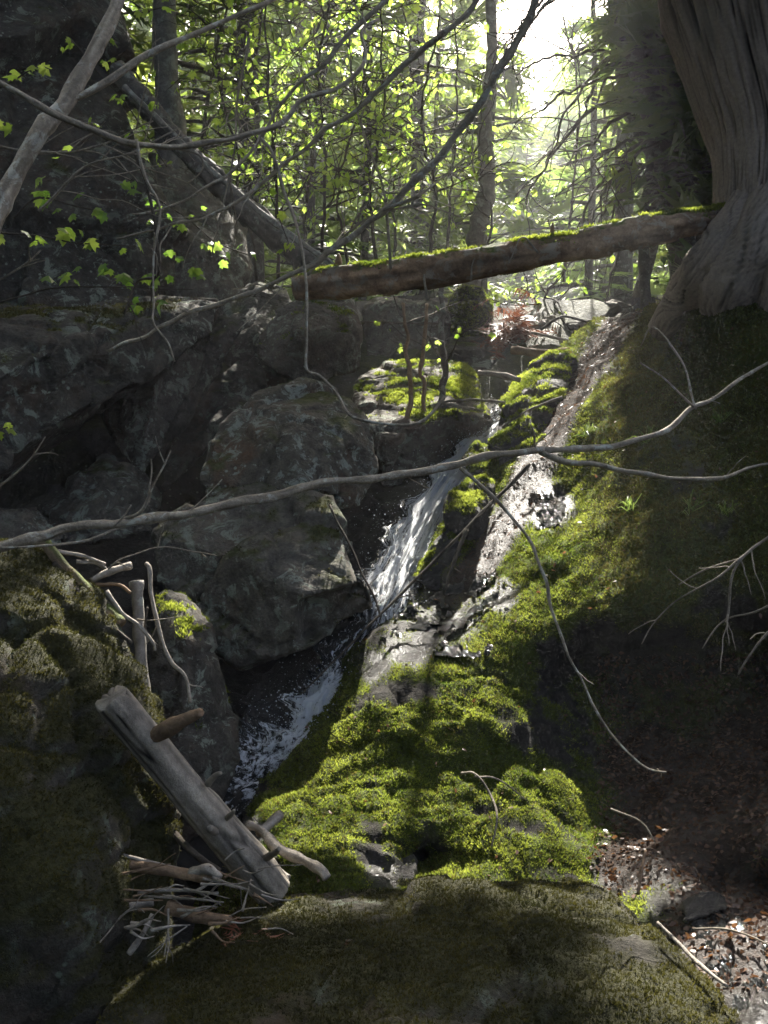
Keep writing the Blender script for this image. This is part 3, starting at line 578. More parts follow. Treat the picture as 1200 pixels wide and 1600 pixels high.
V += np.repeat(S, K, 0) * (np.tile(s, len(path)) * np.repeat(wid, K) * .75 * edge * np.abs(np.tile(s, len(path))))[:, None]
V += np.repeat(Nn, K, 0) * ((0.02 + 0.05 * foam) * fbm(np.stack([uu * 7, vv * 3.2, vv * 0], 1), 1.0, 4, 61, 0.6) + 0.03 * foam * fbm(np.stack([uu * 22, vv * 7, vv * 0], 1), 1.0, 3, 63, .65))[:, None]
Q = grid_faces(K, len(path))
tag(mesh_obj('stream_water', V, Q, M['water'], None, True, {'foam': foam, 'u': uu, 'v': vv}), 'small stream tumbling down between the boulders', kind='structure')
# thin films of water over the wet stones
for nm, lab, (xa, xb, ya, yb), stp, lift in [('seep_water', 'glittering seep of water over stones in the lower right corner', (1030, 1330, 1425, 1700), 2.4, -.004), ('water_film', 'thin bright sheet of water sliding over the slab beside the falls', (585, 800, 880, 1035), 2.5, .012), ('water_film', 'narrow wet trickle running down beside the mossy crest', (835, 885, 755, 840), 2.0, .006)]:
    xs_ = np.arange(xa, xb, stp); ys_ = np.arange(ya, yb, stp); X, Y = np.meshgrid(xs_, ys_); Vw = P(X.ravel(), Y.ravel(), bank_f(X, Y)); Nw = vnormals(Vw, tri(grid_faces(len(xs_), len(ys_))))
    Vw = Vw + Nw * (0.05 * fbm(Vw, 2.2, 4, 3) + lift + .020 * fbm(Vw, 22, 3, 72, .65) + .008 * fbm(Vw, 70, 2, 73))[:, None]
    ex = np.clip((X.ravel() - xa) / (xb - xa), 0, 1) * 2 - 1; ey = np.clip((Y.ravel() - ya) / (yb - ya), 0, 1) * 2 - 1
    kp = (np.hypot(ex, ey) + 1.1 * fbm(Vw, 9, 4, 74, .6) < .8) if nm == 'water_film' else np.ones(len(Vw), bool)
    if xa == 585: kp &= (fbm(Vw, 9, 3, 75) < .12)
    Qw = grid_faces(len(xs_), len(ys_)); Vw, Qw, (a1, a2) = compact(Vw, Qw[kp[Qw].all(1)], [ex, ey])
    tag(mesh_obj(nm, Vw, Qw, M['water'], None, True, {'foam': np.full(len(Vw), .1), 'u': a1, 'v': a2}), lab, kind='structure')
# pool behind the leaning log
px_ = np.linspace(-1.1, -0.1, 60); py_ = np.linspace(3.62, 4.6, 60); X, Y = np.meshgrid(px_, py_); z0 = P(300, 1315, 3.95)[2] - 0.03
V = np.stack([X.ravel(), Y.ravel(), np.full(X.size, z0)], 1); V[:, 2] += 0.012 * fbm(V, 14, 3, 71)
tag(mesh_obj('pool_water', V, grid_faces(60, 60)[:, ::-1], M['water'], None, True, {'foam': np.full(len(V), .12), 'u': X.ravel(), 'v': Y.ravel()}), 'small dark pool at the foot of the cascade', kind='structure')
# spray: icosahedra
phi = (1 + 5 ** .5) / 2; IV = np.array([(1, 0, 0), (-1, 0, 0), (0, 1, 0), (0, -1, 0), (0, 0, 1), (0, 0, -1)], float); IT = np.array([(0, 2, 4), (2, 1, 4), (1, 3, 4), (3, 0, 4), (2, 0, 5), (1, 2, 5), (3, 1, 5), (0, 3, 5)]) #, (1, phi, 0), (-1, -phi, 0), (1, -phi, 0), (0, -1, phi), (0, 1, phi), (0, -1, -phi), (0, 1, -phi), (phi, 0, -1), (phi, 0, 1), (-phi, 0, -1), (-phi, 0, 1)]) / 1.9
n = 5200; i = rng.choice(len(path), n, p=(fo ** 3) / (fo ** 3).sum())
side = rng.normal(0, 0.75, n); hgt = np.abs(rng.normal(0, 0.045, n))
pos = path[i] + S[i] * (side * wid[i])[:, None] + Nn[i] * hgt[:, None] + rng.normal(0, 0.02, (n, 3))
far = rng.random(n) < 0.22; pos[far] += np.stack([-np.abs(rng.normal(0, .16, far.sum())), rng.normal(0, .06, far.sum()), rng.normal(0.02, .09, far.sum())], 1)
rad = np.clip(rng.lognormal(math.log(0.0020), 0.5, n), 0.001, 0.007); rad[far] *= 0.6
V = (pos[:, None] + IV[None] * rad[:, None, None]).reshape(-1, 3); T = (IT[None] + (np.arange(n) * 6)[:, None, None]).reshape(-1, 3)
tag(mesh_obj('water_spray', V, T, M['drops']), 'white droplets flying off the waterfall', 'spray', kind='stuff')

# ------------------------------------------------------------------ wood
def px_tube(pts, w0, w1, seg=8, n=7, rough=0.10, rf=18, wig=0.006, seed=0, taper=None):
    a = np.array(pts, float); path = catmull(P(*a.T), n); d = (path - CAM) @ FWD
    t = np.linspace(0, 1, len(path)); w = w0 + (w1 - w0) * (t if taper is None else t ** taper)
    return tube_geo(path, np.maximum(w / 2 * d / F, 0.0012), seg, rough, rf, True, wig, seed), path
_bs = [100]
def rand_twigs(path, count, length, g, lo=0.15, hi=0.98, down=-0.1, ang=0.8, w=3.0, curl=0.5):
    out = []
    for _ in range(count):
        i = int(np.clip(g.uniform(lo, hi) * (len(path) - 1), 1, len(path) - 2)); t = path[i + 1] - path[i - 1]; t /= np.linalg.norm(t) + 1e-9
        s = g.standard_normal(3); s -= t * (s @ t); s /= np.linalg.norm(s); v = t * math.cos(ang) + s * math.sin(ang); L = length * g.uniform(0.4, 1.2); p = path[i].copy(); q = [p.copy()]
        for k in range(5):
            v = v + curl * 0.35 * g.standard_normal(3) + np.array([0, 0, down * 0.3]); v /= np.linalg.norm(v); p = p + v * L / 5; q.append(p.copy())
        out.append((catmull(q, 3), w * g.uniform(.6, 1.1)))
    return out
def branch(name, label, cat, pts, w0, w1, mat='branch', subs=(), twigs=0, tl=0.25, seg=8, group=None, rough=0.10, wig=0.006, tdown=-0.1, tw=3.0, subname='side_branch', lo=.15, n=7):
    _bs[0] += 5; s = _bs[0]; g = np.random.default_rng(s)
    (V, Fc), path = px_tube(pts, w0, w1, seg, n, rough, seed=s, wig=wig)
    o = mesh_obj(name, V, Fc, M[mat], None, attrs={'streak': tube_geo.streak}); tag(o, label, cat, group)
    for k, sb in enumerate(subs):
        p, a, b = sb[:3]; (V, Fc), pt = px_tube(p, a, b, 6, 6, rough, seed=s + k + 1, wig=wig)
        c = mesh_obj(subname, V, Fc, M[mat], o, attrs={'streak': tube_geo.streak})
        if len(sb) > 3 and sb[3]:
            for q, w in rand_twigs(pt, sb[3], tl * 0.6, g, down=tdown, w=tw * .8):
                d = (q - CAM) @ FWD; V, Fc = tube_geo(q, np.linspace(w, 1.2, len(q)) / 2 * d / F, 4); mesh_obj('twig', V, Fc, M[mat], c)
    for q, w in rand_twigs(path, twigs, tl, g, down=tdown, w=tw, lo=lo):
        d = (q - CAM) @ FWD; V, Fc = tube_geo(q, np.linspace(w, 1.3, len(q)) / 2 * d / F, 5); mesh_obj('twig', V, Fc, M[mat], o)
    return o, path

# fallen log bridging the ravine
a = np.array([(462, 444, 5.8), (560, 437, 5.72), (700, 421, 5.6), (850, 394, 5.48), (1000, 364, 5.42), (1150, 338, 5.45)]); path = catmull(P(*a.T), 40)
V, Fc = tube_geo(path, np.interp(np.linspace(0, 1, len(path)), [0, .15, .6, 1], [.080, .089, .082, .073]), 40, 0.0)
Nr = (V - np.vstack([np.repeat(path, 40, 0), path[[0, -1]]])); ax = np.array([1., -.18, .14]); ax /= np.linalg.norm(ax)
al = (V @ ax)[:, None]; perp = V - al * ax; q = np.concatenate([al * 1.6, perp * 16], 1)[:, [0, 1, 3]]
stk = fbm(q * [1.5, 1.6, 1.6], 1.0, 3, 83, .6)
V = V + Nr * (0.20 * fbm(q, 1.0, 4, 81, .6) + 0.12 * cells(V * [1, 1, 3], 6, 4)[1] + .14 * fbm(V, 4, 3, 85) + .1 * stk)[:, None]
le_ = sstep(-.62, -.80, V[:, 0]); V[:, 0] += le_ * .16 * fbm(V * [0, 1, 1], 22, 3, 88); V = V - Nr * (le_ * (.35 + .5 * fbm(V, 16, 2, 89)))[:, None]
brl = mesh_obj('fallen_log', V, Fc, M['bridge'], attrs={'streak': 1.6 * stk}); tag(brl, 'mossy fallen log bridging the ravine to the cedar trunk', 'log')
Tn_ = np.vstack([Fc[1], tri(Fc[0])]); Nl = vnormals(V, Tn_)
tufts(V, Tn_, sstep(.62, .95, Nl[:, 2] + .7 * fbm(V, 5, 4, 3)), 6500, 0.014, M['moss'], brl, 5)
for (x, yb, yt, w) in [(528, 402, 396, 8), (815, 378, 365, 11), (862, 372, 347, 9), (908, 366, 352, 10), (962, 354, 335, 8), (1048, 345, 333, 14), (1010, 352, 346, 9), (660, 402, 394, 12), (745, 392, 386, 8)]:
    d = float(np.interp(x, a[:, 0], a[:, 2])); (Vs, Fs), _ = px_tube([(x, yb + 12, d), (x + 1, (yb + yt) / 2, d), (x + 2, yt, d)], w * 1.5, 1.5, 7, 3, .25, 30, 0); mesh_obj('broken_stub', Vs, Fs, M['bridge'], brl)
for pts, w0, w1 in [([(735, 440, 5.5), (745, 400, 5.48), (812, 372, 5.5)], 3, 2), ([(840, 395, 5.38), (815, 370, 5.42), (795, 412, 5.35)], 4, 2), ([(630, 412, 5.62), (690, 408, 5.58), (695, 404, 5.6)], 4, 2), ([(668, 470, 5.55), (664, 430, 5.55), (672, 400, 5.6)], 6, 3)]:
    (Vs, Fs), _ = px_tube(pts, w0, w1, 6, 5); mesh_obj('twig', Vs, Fs, M['twig'], brl)

# peeled log leaning into the pool
a = np.array([(172, 1088, 2.8), (230, 1160, 2.88), (300, 1245, 2.97), (370, 1325, 3.06), (428, 1392, 3.14)]); path = catmull(P(*a.T), 55)
V, Fc = tube_geo(path, np.interp(np.linspace(0, 1, len(path)), [0, .012, .5, .9, 1], [.044, .050, .055, .062, .058]), 64)
ctr = np.vstack([np.repeat(path, 64, 0), path[[0, -1]]]); ax = path[-1] - path[0]; ax /= np.linalg.norm(ax); al = V @ ax; pe = V - al[:, None] * ax; q = np.stack([al * 2.2, pe[:, 0] * 45, pe[:, 2] * 45 + pe[:, 1] * 20], 1)
stk = fbm(q, 1.0, 3, 93, .6); crk = sstep(.12, 0, np.abs(fbm(q * [.5, .6, .6], 1.0, 2, 95)))
V = V + (V - ctr) * (0.12 * fbm(V, 6, 4, 91) + .05 * stk - .10 * crk)[:, None]; m_ = al < al.min() + .012; V[m_] += ax * (0.012 * fbm(V[m_], 40, 2, 3))[:, None]
lg = mesh_obj('peeled_log', V, Fc, M['sawn_log'], attrs={'streak': 1.1 * stk - 1.1 * crk + .5 * fbm(V, 5, 3, 96)}); tag(lg, 'thick grey barkless log with a stub leaning down into the stick pile', 'log')
for pts, w0, w1 in [([(225, 1158, 2.88), (262, 1138, 2.82), (290, 1124, 2.77), (314, 1113, 2.73)], 30, 17), ([(325, 1225, 2.95), (336, 1212, 2.92), (345, 1208, 2.9)], 12, 6), ([(350, 1282, 3.0), (362, 1272, 2.95), (366, 1266, 2.92)], 10, 5), ([(412, 1342, 3.08), (430, 1332, 3.0), (436, 1326, 2.95)], 14, 7), ([(338, 1300, 2.98), (330, 1296, 2.93), (328, 1294, 2.9)], 14, 9)]:
    (Vs, Fs), _ = px_tube(pts, w0, w1, 10, 5, .15, 14, 0); mesh_obj('broken_stub', Vs, Fs, M['brown_wood'] if w0 == 30 else M['sawn_log'], lg)

# long bare branch across the whole gully
branch('fallen_branch', 'long bare branch lying across the whole gully in front', 'branch', [(-60, 858, 2.75), (40, 842, 2.8), (130, 826, 2.85), (200, 815, 2.87), (290, 803, 2.9), (400, 780, 2.95), (500, 756, 3.0), (600, 746, 3.05), (700, 727, 3.1), (780, 712, 3.12), (850, 702, 3.15)], 18, 10, 'branch',
  subs=[([(845, 703, 3.15), (900, 702, 3.18), (960, 695, 3.2), (1040, 672, 3.25), (1085, 638, 3.3), (1130, 610, 3.35), (1200, 565, 3.4), (1260, 540, 3.45)], 12, 4, 3), ([(842, 704, 3.15), (920, 728, 3.1), (1010, 742, 3.05), (1110, 746, 3.0), (1180, 728, 3.0), (1230, 715, 3.0)], 9, 4, 3),
        ([(720, 728, 3.1), (770, 778, 3.05), (822, 840, 3.0), (850, 905, 2.95), (880, 990, 2.92), (905, 1060, 2.9), (950, 1140, 2.88), (1000, 1190, 2.86), (1040, 1205, 2.85)], 7, 3, 2), ([(838, 703, 3.15), (832, 680, 3.1), (826, 666, 3.08)], 4, 2), ([(1085, 638, 3.3), (1060, 560, 3.35), (1020, 510, 3.4), (1000, 540, 3.45)], 4, 2), ([(1085, 636, 3.3), (1048, 600, 3.3), (1000, 570, 3.3)], 4, 2),
        ([(195, 815, 2.87), (225, 800, 2.85), (240, 765, 2.83), (268, 706, 2.8)], 7, 2, 3), ([(200, 822, 2.87), (120, 850, 2.8), (0, 856, 2.7), (-50, 850, 2.7)], 5, 3), ([(180, 825, 2.86), (205, 790, 2.84)], 4, 2), ([(235, 770, 2.83), (230, 715, 2.8)], 4, 2)], twigs=5, tl=0.14, seg=12, wig=0.012, n=10, rough=.14)

# young tree leaning in from the left, with the arching branch
branch('leaning_sapling', 'smooth pale young tree leaning in at the upper left', 'tree', [(-60, 470, 2.55), (-10, 350, 2.6), (40, 245, 2.66), (100, 160, 2.72), (140, 90, 2.78), (185, 0, 2.85), (230, -110, 2.95), (300, -300, 3.1)], 30, 22, 'branch',
  subs=[([(108, 162, 2.72), (180, 118, 2.76), (260, 70, 2.8), (345, 35, 2.85), (430, -5, 2.9), (520, -60, 3.0)], 11, 6, 5)], twigs=0, tl=0.22, seg=16, subname='side_branch')
branch('arching_branch', 'thin lichen spotted branch arching across the pale young tree', 'branch', [(-50, 110, 2.5), (30, 147, 2.55), (100, 185, 2.58), (180, 215, 2.62), (245, 226, 2.65), (330, 220, 2.68), (410, 211, 2.72), (445, 190, 2.74), (472, 160, 2.76), (520, 140, 2.78), (560, 110, 2.8), (572, 85, 2.82), (563, 50, 2.85), (590, 30, 2.9)], 11, 5, 'branch',
  subs=[([(408, 212, 2.72), (425, 235, 2.72), (440, 290, 2.72), (462, 360, 2.72), (474, 430, 2.72), (474, 520, 2.72), (476, 578, 2.72), (500, 588, 2.7), (528, 620, 2.7), (556, 652, 2.68), (610, 664, 2.68), (660, 655, 2.68), (695, 618, 2.68)], 6, 4, 3), ([(210, 222, 2.62), (230, 280, 2.62), (246, 330, 2.62), (236, 400, 2.62), (240, 470, 2.62), (240, 500, 2.6), (262, 530, 2.6), (272, 562, 2.6)], 5, 2, 3), ([(270, 228, 2.66), (310, 240, 2.68), (314, 262, 2.7), (290, 280, 2.7)], 4, 2)], twigs=5, tl=.18, seg=9, wig=.01)
branch('drooping_branch', 'long grey branch sweeping down from the top to the left ledge', 'branch', [(860, -80, 4.2), (830, 20, 4.25), (785, 105, 4.3), (735, 180, 4.35), (680, 250, 4.4), (620, 310, 4.45), (555, 365, 4.5), (490, 410, 4.5), (430, 440, 4.5), (380, 462, 4.5), (300, 488, 4.5), (230, 520, 4.5), (168, 548, 4.5)], 14, 5, 'branch', subs=[([(600, 325, 4.45), (660, 300, 4.4), (740, 240, 4.4)], 6, 2, 2), ([(300, 488, 4.5), (292, 484, 4.48), (285, 482, 4.46)], 5, 2)], twigs=8, tl=.35, seg=9, wig=.012)
branch('drooping_branch', 'grey branch curving from the top centre behind the sapling leaves', 'branch', [(770, -60, 4.0), (740, 10, 4.0), (690, 55, 4.0), (640, 95, 4.05), (560, 165, 4.1), (470, 235, 4.15), (400, 295, 4.2), (340, 330, 4.2), (280, 350, 4.2), (180, 372, 4.2)], 10, 3, 'branch', twigs=8, tl=.35, wig=.012)
branch('drooping_branch', 'slender branch crossing the leaning dead trunk toward the cliff', 'branch', [(640, -40, 3.6), (560, 40, 3.6), (500, 100, 3.6), (440, 160, 3.65), (380, 250, 3.7), (330, 290, 3.7), (270, 320, 3.7), (205, 333, 3.7)], 8, 3, 'branch', twigs=6, tl=.3, wig=.012)
branch('hanging_twig', 'thin dark twig hanging in front of the cliff', 'twig', [(212, 232, 3.6), (232, 300, 3.6), (250, 420, 3.6), (215, 440, 3.7), (195, 490, 3.7)], 6, 3, 'twig_dark', twigs=3, tl=.25)
branch('bare_twig', 'forked bare twig at the frame edge beside the cliff', 'twig', [(-20, 445, 3.2), (20, 425, 3.2), (45, 410, 3.2), (65, 392, 3.2)], 4, 2, 'twig', twigs=4, tl=.12)
branch('bare_twig', 'straight bare twig in front of the dark hollow', 'twig', [(-10, 765, 3.4), (20, 745, 3.4), (50, 715, 3.4), (72, 683, 3.4)], 4, 2, 'twig', twigs=2, tl=.08)
# twigs over the dark hollow on the right
branch('bare_twig', 'forked bare twigs reaching in over the dark hollow', 'twig', [(1260, 800, 2.6), (1200, 838, 2.6), (1165, 865, 2.6), (1142, 905, 2.6), (1138, 960, 2.6), (1135, 975, 2.6)], 6, 3, 'twig', subs=[([(1165, 868, 2.6), (1120, 905, 2.6), (1060, 935, 2.65), (1020, 975, 2.7), (1003, 1005, 2.7)], 4, 2, 3), ([(1160, 870, 2.6), (1100, 890, 2.65), (1060, 915, 2.7)], 3, 2), ([(1240, 930, 2.5), (1180, 955, 2.55), (1135, 972, 2.6), (1098, 1015, 2.6)], 4, 2)], twigs=6, tl=.15)
branch('bare_twig', 'curled pale twig at the frame edge above the leaf litter', 'twig', [(1240, 970, 2.4), (1200, 985, 2.4), (1172, 1020, 2.42), (1155, 1055, 2.45)], 5, 3, 'twig', twigs=1, tl=.08)
branch('bare_twig', 'arched yellow stem rising from the lit moss', 'twig', [(722, 1208, 3.75), (745, 1210, 3.65), (765, 1240, 3.6), (776, 1280, 3.5), (765, 1340, 3.45)], 4, 3.5, 'twig', subs=[([(740, 1212, 3.66), (780, 1218, 3.7), (826, 1250, 3.75)], 3.5, 2)])
# sticks propped beside the falls
branch('propped_stick', 'long thin brown stick propped along the falls', 'stick', [(470, 1085, 4.55), (540, 1015, 4.7), (620, 935, 4.9), (720, 835, 5.1), (790, 765, 5.25), (825, 725, 5.35)], 2.5, 7, 'twig_dark', subs=[([(728, 828, 5.08), (708, 880, 5.0), (695, 930, 4.9)], 8, 4)], twigs=3, tl=.15)
branch('propped_stick', 'pale straight stick stuck in at the stream head', 'stick', [(748, 582, 6.7), (780, 586, 6.6), (812, 594, 6.5)], 9, 9, 'driftwood')
branch('propped_stick', 'short crooked twig across the mossy ledge', 'stick', [(880, 620, 6.0), (850, 632, 6.0), (825, 642, 6.0), (815, 650, 6.0)], 5, 2, 'twig', twigs=1, tl=.1)
branch('propped_stick', 'mossy forked twig reaching over the falls lip', 'stick', [(740, 640, 6.2), (690, 628, 6.3), (760, 625, 6.2), (790, 628, 6.2)], 5, 4, 'twig', twigs=1, tl=.1)
branch('propped_stick', 'thin stick along the lichen boulder edge beside the water', 'stick', [(515, 790, 4.8), (545, 850, 4.7), (580, 925, 4.55), (595, 965, 4.5)], 4, 3, 'twig_dark')

# debris caught at the left
for lab, pts, w0, w1, mt, kw in [
  ('lit mossy split stick on the left boulder', [(68, 848, 3.45), (110, 895, 3.42), (165, 950, 3.4), (190, 975, 3.38)], 22, 20, 'mossy_wood', {}),
  ('dark bark strip lying under the mossy stick', [(85, 880, 3.42), (140, 945, 3.36), (205, 1005, 3.32)], 12, 6, 'twig_dark', {}),
  ('upright peeling pole beside the left boulder', [(212, 910, 3.58), (216, 960, 3.55), (222, 1040, 3.5), (234, 1140, 3.45), (236, 1200, 3.42)], 21, 16, 'trunk_pale', dict(rough=.2)),
  ('bent bleached stick hanging over the dark hole', [(230, 880, 3.5), (235, 890, 3.48), (237, 930, 3.46), (252, 990, 3.42), (270, 1035, 3.4), (290, 1058, 3.38), (298, 1098, 3.36)], 9, 5, 'driftwood', dict(twigs=2, tl=.08)),
  ('pale blue-white curved stick beneath the mossy one', [(165, 925, 3.42), (190, 955, 3.4), (218, 975, 3.38), (240, 1005, 3.36), (243, 1018, 3.36)], 8, 4, 'driftwood', {}),
  ('flat sunlit plank of split wood in the debris', [(142, 906, 3.5), (175, 893, 3.54), (205, 885, 3.58)], 9, 12, 'driftwood', dict(rough=.25)),
  ('lower reddish stick in the sunlit debris', [(150, 912, 3.5), (185, 912, 3.5), (204, 925, 3.5)], 6, 5, 'brown_wood', {}),
  ('bright white splinter on top of the debris', [(90, 862, 3.5), (125, 868, 3.52), (165, 880, 3.55)], 8, 5, 'driftwood', {}),
  ('short pale splinter behind the mossy stick', [(118, 878, 3.52), (150, 878, 3.55), (170, 892, 3.55)], 7, 5, 'driftwood', {}),
  ('thin hooked twig arching over the debris', [(170, 890, 3.4), (190, 875, 3.4), (240, 858, 3.45), (280, 858, 3.5), (338, 868, 3.55)], 3, 1.5, 'twig', dict(twigs=4, tl=.08)),
  ('straight thin twig poking from the upright pole', [(215, 968, 3.42), (240, 970, 3.4), (285, 965, 3.4)], 3.5, 2, 'twig', {}),
  ('fine straight twig slanting across the mossy rock', [(232, 948, 3.4), (228, 985, 3.4), (243, 1010, 3.4)], 4, 2, 'twig_dark', {})]:
    branch('driftwood_stick', lab, 'stick', pts, w0, w1, mt, group='sticks caught beside the left boulder', **kw)
# pile at the foot of the peeled log
for lab, pts, w0, w1, mt, kw in [
  ('thick rounded driftwood piece in the stick pile', [(170, 1353, 2.83), (230, 1355, 2.81), (300, 1368, 2.78), (340, 1368, 2.75)], 24, 16, 'brown_wood', dict(rough=.2)),
  ('flat plank at the bottom of the stick pile', [(262, 1415, 2.71), (310, 1432, 2.69), (362, 1438, 2.67)], 24, 14, 'brown_wood', dict(rough=.2)),
  ('grey stick poking out left from the pile', [(150, 1432, 2.71), (200, 1420, 2.73), (240, 1412, 2.75)], 10, 14, 'driftwood', {}),
  ('bleached stick over the top of the pile', [(188, 1333, 2.83), (230, 1345, 2.81), (300, 1362, 2.79)], 7, 4, 'driftwood', {}),
  ('short pale splintered chunk in the pile', [(300, 1362, 2.78), (325, 1358, 2.75), (345, 1370, 2.73)], 18, 12, 'driftwood', dict(rough=.3)),
  ('thin grey stick across the pile', [(215, 1396, 2.75), (270, 1390, 2.73), (340, 1395, 2.71)], 7, 5, 'driftwood', {}),
  ('dark stick between the log and the pile', [(270, 1300, 3.03), (300, 1330, 2.93), (345, 1360, 2.88)], 12, 10, 'twig_dark', {}),
  ('broken pale stick hanging below the pile', [(240, 1430, 2.68), (225, 1460, 2.66), (203, 1490, 2.65)], 7, 10, 'driftwood', {}),
  ('thin wiry root below the pile', [(262, 1420, 2.68), (262, 1460, 2.66), (258, 1496, 2.65)], 4, 2, 'driftwood', dict(twigs=3, tl=.1)),
  ('slanted twig at the lower edge of the pile', [(290, 1448, 2.67), (260, 1470, 2.66), (232, 1498, 2.65)], 3, 2, 'driftwood', {}),
  ('curved twig on top of the pile near the log', [(330, 1395, 2.71), (345, 1380, 2.69), (375, 1384, 2.71), (392, 1392, 2.73)], 4, 3, 'twig', dict(twigs=3, tl=.08)),
  ('upright twig leaning on the log foot', [(380, 1425, 2.68), (385, 1400, 2.71), (392, 1375, 2.75)], 4, 2, 'twig', {}),
  ('horizontal twig in the middle of the pile', [(225, 1402, 2.71), (300, 1404, 2.69), (350, 1410, 2.68)], 4, 3, 'twig', dict(twigs=4, tl=.1)),
  ('pale root fork at the left of the pile', [(150, 1475, 2.58), (175, 1450, 2.63), (190, 1430, 2.68)], 3, 2, 'twig', dict(twigs=2, tl=.08)),
  ('forked grey stick lying in the wet moss beside the log', [(388, 1290, 3.42), (410, 1300, 3.38), (430, 1322, 3.32), (465, 1340, 3.28), (500, 1358, 3.22), (512, 1372, 3.2)], 14, 17, 'driftwood', dict(rough=.18)),
  ('smaller prong of grey wood behind the forked stick', [(402, 1303, 3.4), (420, 1288, 3.45), (438, 1274, 3.5)], 14, 17, 'driftwood', dict(rough=.18)),
  ('pale splintered end beside the log foot', [(420, 1345, 3.28), (435, 1358, 3.25), (452, 1368, 3.22)], 16, 10, 'driftwood', dict(rough=.3))]:
    branch('driftwood_stick', lab, 'stick', pts, w0, w1, mt, group='sticks piled at the foot of the peeled log', **kw)
g = np.random.default_rng(5)
for k in range(42):
    x0, y0 = g.uniform(190, 420), g.uniform(1345, 1455); an = g.uniform(-.6, .6); L = g.uniform(30, 80); d = 2.75 - (y0 - 1345) / 110 * 0.12 + g.uniform(-.03, .03)
    branch('small_twig', 'fine twig tangled in the stick pile', 'twig', [(x0, y0, d), (x0 + L / 2 * math.cos(an), y0 + L / 2 * math.sin(an) + g.uniform(-8, 8), d), (x0 + L * math.cos(an), y0 + L * math.sin(an), d + g.uniform(-.05, .05))], g.uniform(2, 7), 1.5, ['twig', 'driftwood', 'brown_wood'][k % 3], group='fine twigs tangled in the stick pile', seg=6)
# twigs on the wet ground and the front rock
for lab, pts, w0, w1, mt, kw in [
  ('straight pale stick along the edge of the front rock', [(1030, 1442, 2.6), (1065, 1480, 2.5), (1100, 1512, 2.4), (1138, 1540, 2.32)], 6, 7, 'driftwood', {}),
  ('thin yellow stem lying over the wet stones', [(1085, 1450, 2.75), (1120, 1450, 2.72), (1160, 1460, 2.65), (1215, 1480, 2.55)], 4, 3, 'twig', {}),
  ('short stick lying on the litter above the front rock', [(955, 1265, 3.65), (1000, 1285, 3.55), (1025, 1315, 3.45)], 4, 3, 'twig', {}),
  ('upright stem at the corner of the front rock', [(1000, 1400, 3.0), (1003, 1360, 3.1), (1008, 1330, 3.2)], 6, 4, 'brown_wood', {}),
  ('curved pale root on the front rock', [(645, 1520, 2.55), (690, 1522, 2.52), (698, 1535, 2.5)], 5, 4, 'driftwood', {}),
  ('curled twig low on the front rock', [(390, 1572, 2.4), (420, 1578, 2.36), (435, 1592, 2.33), (465, 1600, 2.3)], 4, 3, 'twig', {}),
  ('thin twig near the lichen on the front rock', [(540, 1468, 2.75), (560, 1470, 2.72), (575, 1484, 2.68)], 3, 2, 'twig', {})]:
    branch('ground_stick', lab, 'stick', pts, w0, w1, mt, **kw)

# ------------------------------------------------------------------ trees
def crown_sprays(centers, dirs, L, g, per=14, w=0.10, droop=0.25):
    """flat feathery sprays: thin leaflets fanned to both sides of a short axis"""
    n = len(centers); t = dirs / (np.linalg.norm(dirs, axis=1, keepdims=True) + 1e-9)
    up = np.array([0, 0, 1.0]) + 0.35 * g.standard_normal((n, 3)); s = np.cross(t, up); s /= np.linalg.norm(s, axis=1, keepdims=True) + 1e-9
    k = np.arange(per); f = (k // 2 + 0.5) / (per / 2); sg = np.where(k % 2 == 0, 1.0, -1.0)
    Ls = L * (0.6 + 0.8 * g.random(n))
    base = centers[:, None] + t[:, None] * (f[None, :, None] * Ls[:, None, None])
    base[..., 2] -= droop * (f ** 2)[None] * Ls[:, None]
    ll = (Ls[:, None] * 0.55 * (1.05 - 0.7 * f)[None]) * (0.7 + 0.6 * g.random((n, per)))
    tip = base + (s[:, None] * sg[None, :, None] * 0.85 + t[:, None] * 0.55 + 0.22 * g.standard_normal((n, per, 3))) * ll[..., None]
    tip[..., 2] -= 0.15 * ll
    ww = ll * w * 2.2
    a = base - t[:, None] * ww[..., None] * .5; b = base + t[:, None] * ww[..., None] * .9
    m = (base + tip) / 2 + t[:, None] * ww[..., None] * .9
    V = np.stack([a, b, tip], 2).reshape(-1, 3); T = np.arange(len(V)).reshape(-1, 3)
    r = np.repeat(np.clip(0.5 + 0.28 * g.standard_normal(n), 0, 1), per * 3)
    return V, T, r
